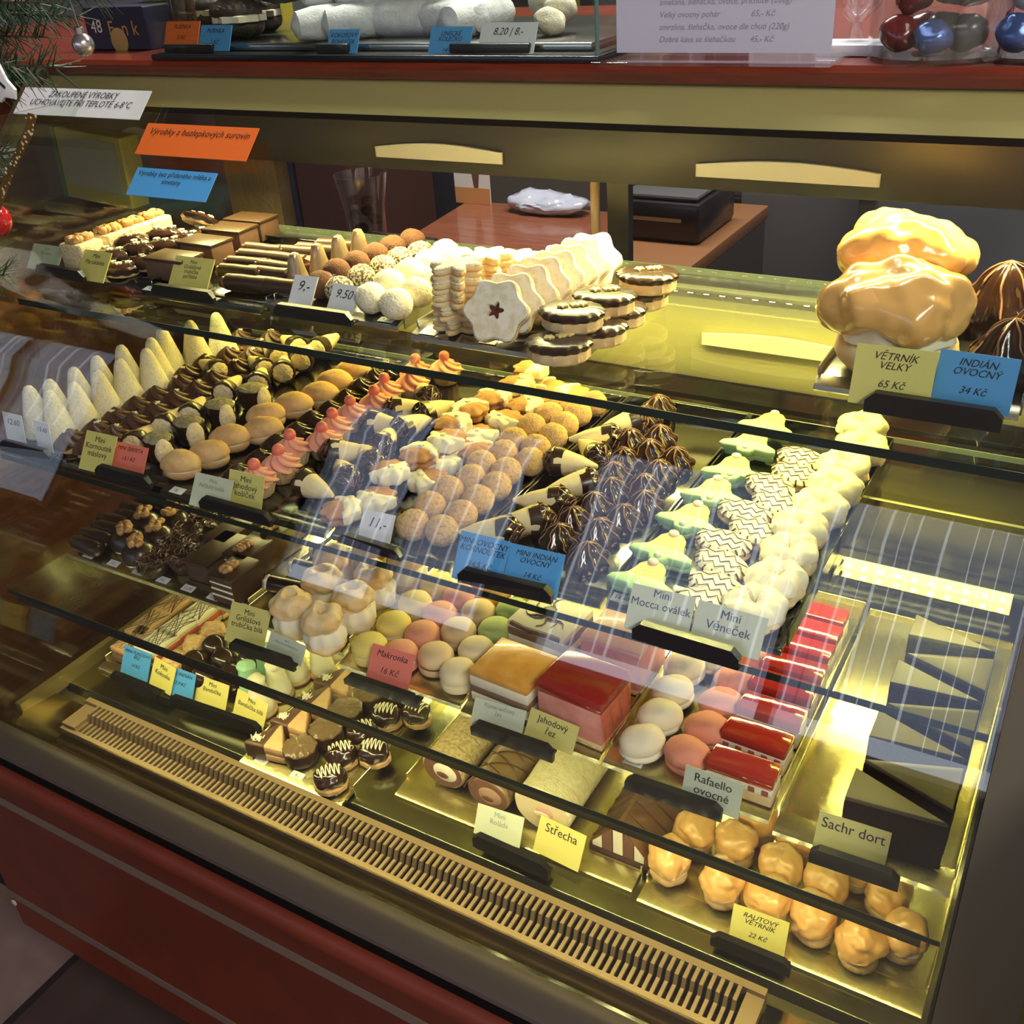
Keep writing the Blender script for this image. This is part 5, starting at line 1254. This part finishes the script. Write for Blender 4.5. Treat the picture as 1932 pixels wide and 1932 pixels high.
def wr(t, s):
    bm = B(); lathe(bm, [(.004, -.062), (.017, -.055), (.0215, -.03), (.022, 0), (.0215, .03), (.017, .055), (.004, .062)], 26, lambda a, u, zz: 1 + .10 * noise.noise(Vector((math.cos(a) * 2, math.sin(a) * 2, zz * 40 + s))), (0, 0, .021), 'x'); P(t, 'roll', bm, wroll)
K['wr'] = wr
def put(kd, p, rz, label, name, cat, group, tilt=(0, 0), sc=1.0):
    pl = PROTO.setdefault(kd, [])
    if len(pl) < 3: t = thing(name); K[kd](t, len(pl) * 5 + 2); pl.append(t)
    else: t = dup(pl[len(bpy.data.objects) % 3])
    t.name = name; t.location = p; t.rotation_euler = (tilt[0], tilt[1], rz); t.scale = (sc,) * 3
    if 'group' in t: del t['group']
    tag(t, label, cat, group); return t
for i, (px, rz, dz, dep) in enumerate(((455, .3, 0, .09), (500, -.4, .0, .17), (545, .5, .042, .13), (410, .9, 0, .20), (480, .1, .045, .12), (590, .2, .042, .22))):
    p = aty(px, 80, by + dep); put('clam', (p.x, p.y, bz + dz), rz, 'dark ribbed meringue shell with cream, %s in its heap' % ORD[i], 'meringue_shell', 'meringue', 'dark meringue shells')
for i, (px, rz, dz, dep) in enumerate(((640, 1.0, 0, .08), (700, .8, 0, .09), (770, .1, 0, .10), (850, -.1, 0, .10), (720, .2, .036, .11), (660, .9, .036, .12), (800, .0, .036, .12), (880, .3, .034, .14), (740, .1, .070, .13), (820, .2, .070, .15), (690, .5, .072, .16), (770, 0, .104, .16), (905, 1.4, 0, .11))):
    p = aty(px, 85, by + dep - .005); put('wr', (p.x, p.y, bz + dz), rz, 'white sugar dusted roll in the display box, %s in its heap' % ORD[i], 'sugared_roll', 'pastry', 'white sugared rolls')
for i, (px, dz) in enumerate(((1040, 0), (1062, .012), (1030, .02))):
    p = aty(px, 90, by + .09 + i * .03); bm = B(); blob(bm, .020, 3, (1, .9, .8), .006, 60, i, (0, 0, .016)); o = mk('nut_cluster', bm, sugar); o.location = (p.x, p.y, bz + dz * (0 if i == 0 else 1)); tag(o, 'small pale nut cluster at the right of the display box, %s' % ORD[i], 'pastry', 'pale nut clusters')
def bcard(c, BL, BR, TM, txt, label, ts, shear=.3, m=None, dep=.02):
    tl = .45; p0 = Vector((0, by + dep, z(ZT) + .022)); n = Vector((0, -math.cos(tl), math.sin(tl))); up = Vector((0, math.sin(tl), math.cos(tl)))
    plane_card('price_card', c, BL, BR, TM, p0, n, up, txt, label, 'price card', ts, m, shear, .004, 'cards in the counter display box', .2)
bcard('ORG', (309, 86), (372, 87), (347, 40), 'PUSINKA\n\n5 Kč', 'orange card reading PUSINKA in the counter display box', .17)
bcard('BLU', (373, 92), (432, 100), (415, 47), 'PUSINKA\n\n5 Kč', 'blue card reading PUSINKA in the counter display box', .17, dep=.018)
bcard('BLU', (615, 105), (672, 108), (665, 55), 'KOKOSOVÝ\nROHLÍČEK', 'blue card in front of the white sugared rolls', .16)
bcard('BLU', (805, 114), (882, 116), (868, 50), 'LINECKÉ\nKOLEČKO\n\n14 Kč', 'blue card reading LINECKÉ KOLEČKO', .15)
bcard('WHT', (898, 112), (1003, 120), (968, 42), '8,20 | 8,-', 'white handwritten card reading 8,20 and 8,-', .30, .3, None, .018)
for i, (px0, px1) in enumerate(((315, 405), (600, 660), (850, 1000))):
    p = aty((px0 + px1) / 2, 106, by + .013); wd = (aty(px1, 106, by + .013) - aty(px0, 106, by + .013)).length
    o = mk('card_holder', box(B(), -wd / 2, wd / 2, -.004, .004, 0, .011, .002), black); o.location = (p.x, by + .013, z(ZT) + .0085); tag(o, 'black card holder in the counter box, %s from the left' % ORD[i], 'card holder', 'holders in the counter box')
# acrylic menu stand
a = cpt(1146, 118); b = cpt(1552, 128)
t = thing('menu_stand', 'clear acrylic stand with a printed sundae price list', 'menu stand', ((a.x + b.x) / 2, (a.y + b.y) / 2 + .03, z(ZT))); w = (b.x - a.x) / 2 * 1.0
P(t, 'acrylic_foot', box(B(), -w - .008, w + .008, -.045, .035, .0005, .004, .001), acryl, False)
sh = P(t, 'paper_sheet', box(B(), -w + .004, w - .004, -.0008, .0008, .008, .30), mat('menu_paper', (.66, .64, .74), .6), False)
sh2 = P(t, 'acrylic_panel', box(B(), -w, w, -.004, -.0016, .004, .305), acryl, False)
for i, (l1, l2) in enumerate((('Ovocný pohár', '69,- Kč'), ('s čerstvým ovocem, příchutí (200g)', ''), ('Zmrzlinový pohár', '60,- Kč'), ('smetana, šlehačka, ovoce, příchutě (200g)', ''), ('Velký ovocný pohár', '65,- Kč'), ('zmrzlina, šlehačka, ovoce dle chuti (220g)', ''), ('Dobrá káva se šlehačkou', '45,- Kč'))):
    zz = .031 + (6 - i - 1) * .0122
    text(l1, .0085, sh, (-w + .055, -.0012, zz), (PI / 2, 0, 0), mat('faded_ink', (.34, .33, .40), .6), .25, 0, 'LEFT')
    if l2: text(l2, .0085, sh, (w - .09, -.0012, zz), (PI / 2, 0, 0), MATS['faded_ink'], .25, 0, 'LEFT')
# jars on the counter
def jar(px, py, R, H, label):
    p = cpt(px, py); t = thing('glass_jar', label, 'jar', (p.x, p.y + R, z(ZT)), 0, 'jars on the counter')
    prof = [(R * .95, 0), (R, .003), (R, H), (R * 1.03, H + .004), (R * 1.03, H + .008), (R * .97, H + .008), (R * .97, .006), (R * .9, .005)]
    P(t, 'jar_wall', lathe(B(), prof, 48), jarglass); return t
t = jar(1738, 128, .066, .17, 'clear jar with dark and red candies on the counter'); jx, jy = t.location.x, t.location.y
candy = {'r': mat('dark_red_candy', (.16, .012, .012), .2, coat=.6), 'k': mat('black_liquorice', (.010, .008, .012), .3, coat=.3), 'b': mat('blue_wrapper', (.06, .12, .34), .18, metal=.5), 'w': mat('white_wrapper', (.6, .62, .68), .25)}
for i, (dx, dy, dz, c, s_) in enumerate(((-.038, -.012, .0, 'r', 1), (-.020, .02, .0, 'r', 1), (-.030, .0, .034, 'r', .9), (.0, -.03, 0, 'b', .9), (.004, .015, .0, 'k', 1), (.030, -.01, 0, 'k', 1), (.012, -.012, .040, 'k', 1.1), (.026, .018, .036, 'k', 1.1), (-.008, .02, .045, 'k', 1), (.010, -.01, .080, 'k', 1.1), (-.02, .005, .075, 'b', .9), (.03, .01, .085, 'k', 1))):
    bm = B(); blob(bm, .020 * s_, 3, (1, .85, .85), .004, 70, i, (0, 0, .018 * s_)); o = mk('wrapped_candy', bm, candy[c]); o.location = (jx + dx * .9, jy + dy * .9, z(ZT) + .006 + dz)
    tag(o, '%s candy in the clear jar, %s of the heap' % ({'r': 'dark red', 'k': 'black', 'b': 'blue foil'}[c], ORD[i]), 'candy', 'candies in the clear jar')
bm = B()
for k in range(7):
    a_ = k * .9; tube(bm, [(0, 0, .05), (.020 * math.cos(a_), .014 * math.sin(a_), .062), (.036 * math.cos(a_), .028 * math.sin(a_), .038), (.040 * math.cos(a_), .032 * math.sin(a_), .003)], .0042, 8, True)
blob(bm, .013, 3, (1, 1, .8), 0, 1, 0, (0, 0, .052)); o = mk('liquorice_bundle', bm, candy['k']); p = cpt(1848, 108); o.location = (jx + .092, p.y + .02, z(ZT)); tag(o, 'black liquorice strings drooping beside the candy jar', 'candy')
t = jar(1940, 125, .05, .16, 'clear jar with blue wrapped sweets at the right edge'); jx2, jy2 = t.location.x, t.location.y
for i in range(5):
    bm = B(); blob(bm, .019, 3, (1, .9, .9), .003, 70, i + 30, (0, 0, .018)); o = mk('wrapped_candy', bm, candy['b' if i % 2 == 0 else 'w']); o.location = (jx2 + (-.018, .018, 0, -.012, .012)[i], jy2 + (-.012, -.005, .012, .0, 0)[i], z(ZT) + .006 + (0, 0, 0, .034, .036)[i]); tag(o, '%s wrapped sweet in the right edge jar, %s of the heap' % ('blue' if i % 2 == 0 else 'white', ORD[i]), 'candy', 'sweets in the right jar')
# crystal goblet and tissue pack
p = cpt(1588, 112); t = thing('crystal_goblet', 'cut crystal goblet behind the menu stand', 'goblet', (p.x, p.y + .05, z(ZT)))
P(t, 'foot', lathe(B(), [(.030, 0), (.030, .003), (.008, .010), (.006, .03)], 32), jarglass); P(t, 'bowl', lathe(B(), [(.007, .03), (.022, .045), (.036, .085), (.042, .12), (.040, .12), (.033, .085), (.019, .048), (.004, .036)], 36, lambda a, u, zz: 1 + .05 * math.cos(a * 12)), jarglass)
p = cpt(1600, 108); o = mk('paper_pack', box(B(), -.035, .035, 0, .05, 0, .012, .003), mat('pack_grey', (.55, .56, .60), .4)); o.location = (p.x, p.y, z(ZT)); tag(o, 'small grey paper pack between goblet and jar', 'pack')
# boxes on the left of the counter
p0 = cpt(75, 112); p1 = cpt(215, 108); navy = mat('navy_box', (.012, .012, .035), .4); yb = mat('yellow_box', (.36, .30, .03), .45)
t = thing('navy_carton', 'dark navy carton printed with 48 at the left of the counter', 'carton', ((p0.x + p1.x) / 2, p0.y + .10, z(ZT))); w = (p1.x - p0.x) / 2
P(t, 'carton', box(B(), -w, w, 0, .12, 0, .062, .002), navy, False)
goldp = mat('gold_print', (.45, .30, .10), .4)
text('48', .026, t, (-w * .62, -.0005, .026), (PI / 2, 0, 0), white, 0, .02); text('F  n k', .030, t, (w * .25, -.0005, .022), (PI / 2, 0, 0), goldp, 0, .02)
P(t, 'gold_arc', lathe(B(), [(.016, 0), (.019, .0004), (.016, .0008)], 24, None, (w * .05, -.001, .014), 'y'), goldp)
for i, (px, dx, hh_) in enumerate(((235, .05, .14), (285, .03, .18))):
    p = cpt(px, 100); o = mk('yellow_carton', box(B(), -.045 - dx * .2, .045 + dx * .2, 0, .07, 0, hh_, .002), yb, None, False); o.location = (p.x, p.y + .12 + .09 * i, z(ZT)); tag(o, 'olive yellow carton behind the navy one, %s from the left' % ORD[i], 'carton', 'yellow cartons on the counter')
o = mk('dark_bottle', lathe(B(), [(.018, 0), (.020, .01), (.020, .09), (.008, .12), (.008, .15)], 24), mat('brown_bottle', (.05, .02, .012), .15, coat=.5)); p = cpt(296, 100); o.location = (p.x + .02, p.y + .05, z(ZT)); tag(o, 'small dark bottle beside the left side of the display box', 'bottle')
# ------------------------------------------------------------------ back room seen through the rear of the case
HD = .80
t = thing('work_desk', 'red brown wooden work desk behind the case', 'desk', (-1.2, 2.3, 0)); dw = mat('desk_wood', (.24, .085, .045), .25, coat=.3, col2=(.19, .06, .03), cscale=10, wave=(1, 12, 12))
pa = at(690, 470, HD); pb = at(1112, 470, HD); pc_ = at(885, 378, HD); y1 = at(1000, 388, HD).y
bm = B(); q = [(max(pa.x - .1, -1.66), 1.52), (pb.x + .1, 1.52), (pb.x + .02 , y1), (pc_.x, y1)]
v0 = [bm.verts.new((x + 1.2, y - 2.3, z(HD))) for x, y in q]; v1 = [bm.verts.new((x + 1.2, y - 2.3, z(HD) - .03)) for x, y in q]
for i in range(4): bm.faces.new((v0[i], v0[(i + 1) % 4], v1[(i + 1) % 4], v1[i]))
bm.faces.new(v0); bm.faces.new(v1[::-1]); P(t, 'desk_top', bm, dw, False)
for lx, ly in ((q[0][0] + .06, 1.57), (q[1][0] - .06, 1.57), (q[2][0] - .06, y1 - .05), (q[3][0] + .06, y1 - .05)):
    P(t, 'leg', box(B(), lx + 1.2 - .025, lx + 1.2 + .025, ly - 2.3 - .025, ly - 2.3 + .025, 0.001, z(HD) - .031), darkplast, False)
def cab(label, L, R, y, zt, m, name='cabinet', dep=.5, zb=.001, sp=True):
    a = aty(*L, y); b = aty(*R, y); w = (b.x - a.x) / 2
    t = thing(name, label, 'cabinet', ((a.x + b.x) / 2, y, 0)); P(t, 'body', box(B(), -w, w, .012, dep, zb, zt, .003), m, False); P(t, 'door', box(B(), -w + .003, w - .003, 0, .0115, zb + .02, zt - .01, .002), m, False); return t
cab('dark navy cabinet front behind the left of the case', (505, 360), (558, 360), 2.8, 1.15, mat('navy_front', (.012, .014, .03), .3))
cab('dark red brown cabinet front behind the glass of nuts', (562, 360), (660, 360), 2.8, 1.15, mat('maroon_front', (.055, .022, .018), .3))
cab('dark blue grey cabinet behind the work desk', (664, 340), (878, 340), 3.5, 1.05, mat('slate_front', (.02, .022, .032), .4))
cab('dark shelf unit behind the picture card', (885, 340), (1125, 340), 3.5, 1.1, mat('brown_front', (.07, .06, .05), .5))
cab('dark cabinet seen behind the printer', (1190, 420), (1420, 420), 3.0, .75, mat('black_front', (.02, .017, .016), .4))
cab('grey steel refrigerator door behind the case', (1395, 400), (1632, 400), 2.4, 1.75, mat('fridge_grey', (.20, .20, .215), .32, metal=.5), 'refrigerator')
cab('blue grey steel appliance at the far right behind the case', (1642, 400), (2100, 400), 2.3, 1.25, mat('fridge_blue', (.25, .27, .31), .3, metal=.5), 'refrigerator')
p = at(688, 428, HD); t = thing('nut_glass', 'clear glass of mixed nuts behind the case', 'glass', (p.x, 1.62, z(HD) + .001)); sc_ = 1
p = aty(688, 395, 1.62); t.location.x = p.x; t.location.z = z(HD) + .001
P(t, 'glass_wall', lathe(B(), [(.028, 0), (.030, .004), (.032, .06), (.042, .115), (.040, .115), (.030, .06), (.026, .008)], 36), jarglass)
hz = p.z - (z(HD)); 
t.scale = (1.25,) * 3; 
ped = mk('wooden_block', box(B(), -.10, .10, -.06, .10, 0, max(.02, hz - .075), .003), mat('dark_block', (.03, .022, .018), .5), None, False); ped.location = (p.x, 1.62, z(HD) + .0005); tag(ped, 'dark block carrying the glass of nuts', 'block'); t.location.z = z(HD) + .001 + max(.02, hz - .075)
for i in range(7):
    a_ = i * 2.4; bm = B(); blob(bm, .013, 2, (1.2, .8, .8), .002, 90, i); o = mk('mixed_nut', bm, (walnut, sugar, choc_mk)[i % 3]); o.location = (p.x + .018 * math.cos(a_), 1.62 + .018 * math.sin(a_), t.location.z + .02 + i * .011); tag(o, '%s nut in the glass behind the case, %s from the bottom' % (('brown', 'pale', 'dark')[i % 3], ORD[i]), 'nut', 'mixed nuts')
p = at(1035, 402, HD); bm = B(); blob(bm, .11, 4, (1.25, .5, .28), .018, 22, 3, (0, 0, .030), -.028, .006, 70); o = mk('plastic_bag', bm, mat('plastic_film', (.42, .45, .55), .12, coat=.6, bump=(30, .8))); o.location = (p.x, p.y, z(HD) + .001); tag(o, 'crumpled clear plastic bag lying on the work desk', 'bag')
p = at(920, 372, HD); t = thing('picture_card', 'standing card with a cone picture at the back of the desk', 'card', (p.x, min(p.y, y1 - .03), z(HD)))
P(t, 'card', box(B(), -.065, .065, 0, .004, .0, .20), mat('picture_paper', (.55, .52, .48), .5), False); P(t, 'orange_ground', box(B(), -.064, .064, -.0008, 0, .001, .05), mat('picture_orange', (.45, .20, .07), .5), False)
bm = B(); lathe(bm, [(.004, .02), (.022, .15), (.018, .155)], 16, None, (.015, 0, 0), 'z', 1, .03); P(t, 'cone_print', bm, mat('cone_print_brown', (.10, .045, .03), .5))
t = thing('side_bench', 'brown bench carrying the printer behind the case', 'bench', (-.86, 1.9, 0)); bm = B(); box(bm, -.13, .14, -.10, .45, z(.66), z(.63), .003); P(t, 'top', bm, mat('bench_wood', (.17, .075, .03), .35, coat=.2))
for lx in (-.11, .12): P(t, 'leg', box(B(), lx - .02, lx + .02, -.08, .43, .001, z(.661)), darkplast, False)
t = thing('label_printer', 'black printer standing on the brown bench', 'printer', (-.855, 2.06, z(.63))); P(t, 'housing', box(B(), -.09, .10, -.06, .16, .001, .085, .012), black); P(t, 'lid', box(B(), -.08, .09, -.05, .12, .0855, .097, .006), mat('printer_grey', (.06, .06, .065), .3)); P(t, 'paper_slot', box(B(), -.06, .06, -.0615, -.0585, .045, .053), steel, False)
# shelves far behind the counter
t = thing('wall_shelf', 'dark shelf unit far behind the counter', 'shelf', (-2.2, 4.15, 0)); dk = mat('dark_shelf', (.035, .028, .026), .5)
for k in range(5): P(t, 'board', box(B(), -.9, 1.5, 0, .4, .3 + k * .4, .33 + k * .4), dk, False)
for xx in (-.9, .3, 1.48): P(t, 'upright', box(B(), xx, xx + .03, 0, .4, .001, 2.2), dk, False)
P(t, 'back', box(B(), -.9, 1.5, .4, .415, .001, 2.2), dk, False)
rnd = random.Random(5)
for i in range(9):
    c = rnd.choice([(.35, .30, .25), (.30, .06, .04), (.05, .09, .20), (.30, .26, .05), (.12, .12, .13)])
    o = mk('packaged_goods', box(B(), -.05, .05, 0, .12, 0, rnd.uniform(.14, .28), .006), mat('goods_%d' % i, c, .5), None, False); o.location = (-2.9 + i * .22, 4.2, .33 + .4 * (2 if i % 2 else 1) + .001); tag(o, 'blurred package on the far back shelf, %s from the left' % ORD[i], 'package', 'packages on the back shelf')
# neighbour cabinet at the right, yellow box behind left rear
o = mk('dark_side_cabinet', box(B(), .095, .6, .50, 1.25, .001, .98, .01), mat('side_cabinet_wood', (.06, .018, .012), .3, coat=.2)); tag(o, 'dark red brown cabinet right of the pastry case', 'cabinet')
p = aty(172, 318, 1.20); t = thing('biscuit_carton', 'green and yellow carton leaning behind the left end of the case', 'carton', (p.x, 1.20, p.z)); P(t, 'carton', box(B(), -.085, .085, 0, .04, -.060, .060, .003), mat('carton_yellow', (.42, .36, .06), .45), False)
P(t, 'label_panel', box(B(), -.07, .07, -.001, 0, -.035, .050), mat('carton_print', (.36, .36, .24), .5), False); P(t, 'green_side', box(B(), -.0855, -.075, -.0015, .041, -.06, .06), mat('carton_green', (.06, .18, .05), .5), False); t.rotation_euler = (0, .08, 0)
for s, nm in ((0, 0),):
    o = mk('carton_ledge', box(B(), -.1412, .12, -.01, .12, -.02, 0), darkplast, None, False); o.location = (p.x, 1.20, p.z - .0635); o.location.x = -1.56; tag(o, 'narrow dark ledge under the green and yellow carton', 'ledge')
# ------------------------------------------------------------------ decorated fir tree at the left front
rnd = random.Random(11); fir = mat('fir_needle', (.010, .034, .014), .5, col2=(.018, .060, .02), cscale=40); bark = mat('fir_bark', (.06, .035, .02), .8)
t = thing('christmas_tree', 'green fir tree with ornaments at the left edge', 'tree', (-1.86, .50, 0))
tip = lambda px, py, y: aty(px, py, y)
o = P(t, 'trunk', lathe(B(), [(.03, .001), (.022, 1.0), (.012, 2.0)], 12), bark)
tgt = [((120, 128), .80), ((60, 20), .86), ((150, 30), .90), ((40, 120), .82), ((20, 60), .84), ((90, 70), .86), ((0, 130), .8), ((-20, 300), .80), ((20, 290), .80), ((10, 520), .78), ((-10, 480), .8), ((0, 20), .88), ((200, -10), .95), ((100, -20), .92), ((30, 160), .80), ((-10, 330), .78), ((110, 5), .86), ((70, 140), .81)]
nb = B(); bb = B()
for (px, y) in tgt:
    e_ = tip(px[0], px[1], y) - t.location; s_ = Vector((0, 0, e_.z + rnd.uniform(.02, .08))); m_ = s_.lerp(e_, .5) + Vector((0, 0, .02)); pathv = [s_.lerp(m_, k / 6) if k <= 6 else m_.lerp(e_, (k - 6) / 6) for k in range(13)]
    tube(bb, pathv, .004, 5, True)
    for k in range(330):
        u = rnd.uniform(.25, 1); i = min(int(u * 12), 11); q = pathv[i].lerp(pathv[i + 1], u * 12 - i); dr = (pathv[i + 1] - pathv[i]).normalized()
        off = Vector((rnd.gauss(0, 1), rnd.gauss(0, 1), rnd.gauss(0, 1))); off = (off - dr * off.dot(dr)).normalized() * .028 + dr * .018
        tube(nb, [q, q + off], .0011, 3, True)
P(t, 'branches', bb, bark); P(t, 'needles', nb, fir, False)['kind'] = 'stuff'
silver = mat('silver_bauble', (.50, .48, .50), .22, metal=.9); redb = mat('red_bauble', (.45, .01, .015), .12, coat=.6)
p = tip(157, 84, .82); t2 = thing('silver_bauble', 'small silver bauble hanging from the fir branch', 'ornament', p); bm = B(); blob(bm, .0118, 4, (1, 1, 1), 0, 1, 0); P(t2, 'ball', bm, silver); P(t2, 'cap', lathe(B(), [(.005, .010), (.005, .017), (.003, .018)], 16), steel); bm = B(); tube(bm, [(0, 0, .017), (-.004, 0, .05), (-.012, 0, .075)], .0006, 5); P(t2, 'thread', bm, steel)
p = tip(-6, 415, .80); t2 = thing('red_bauble', 'shiny red bauble at the left edge', 'ornament', p); bm = B(); blob(bm, .018, 4, (1, 1, 1.15), 0, 1, 0); P(t2, 'ball', bm, redb); P(t2, 'cap', lathe(B(), [(.005, .018), (.005, .024), (.003, .026)], 16), steel)
p = tip(-8, 142, .76); t2 = thing('bell_ornament', 'flat white bell ornament at the left edge', 'ornament', p); bl = [(-.010, .028), (.010, .028), (.014, .012), (.020, -.004), (.030, -.014), (.026, -.024), (.010, -.022), (0, -.028), (-.010, -.022), (-.030, -.022), (-.02, -.004), (-.014, .012)]
bm = B(); prism(bm, bl, 0, .004, .001); o = P(t2, 'bell', bm, white); o.rotation_euler = (PI / 2, 0, 0); bm = B(); tube(bm, [(-.012, -.0045, -.006), (.006, -.0045, -.004), (.016, -.0045, -.012)], .0016, 6); P(t2, 'black_line', bm, black)
goldr = mat('gold_ribbon', (.30, .19, .05), .35, metal=.4, coat=.2)
t2 = thing('gold_ribbon', 'gold ribbon with pale dots hanging from the fir', 'ribbon', tip(30, 300, .79)); bm = B(); vs = []
pl = [(62, 215), (58, 245), (42, 280), (26, 310), (12, 345), (0, 380), (-14, 420)]
for i, (px, py) in enumerate(pl):
    q = tip(px, py, .79 + .004 * math.sin(i)) - t2.location; vs.append((bm.verts.new(q + Vector((-.017, .006, 0))), bm.verts.new(q + Vector((.012, -.004, 0)))))
for a_, b_ in zip(vs, vs[1:]): bm.faces.new((a_[0], a_[1], b_[1], b_[0]))
bmesh.ops.solidify(bm, geom=bm.faces[:], thickness=.0008); P(t2, 'band', bm, goldr)
bm = B()
for i in range(46):
    u = rnd.uniform(0, 5.99); k = int(u); A_ = tip(*pl[k], .785) - t2.location; Bq = tip(*pl[k + 1], .785) - t2.location; q = A_.lerp(Bq, u - k) + Vector((rnd.uniform(-.012, .009), 0, 0)); q.y -= .0005 
    blob(bm, rnd.choice((.0011, .0016, .0022)), 1, (1, .3, 1), 0, 1, 0, q)
P(t2, 'dots', bm, mat('dot_cream', (.75, .6, .32), .4))
flush_text()
for o in list(COL.objects):
    if o.type == 'EMPTY' and o.parent is None and not o.children: bpy.data.objects.remove(o)
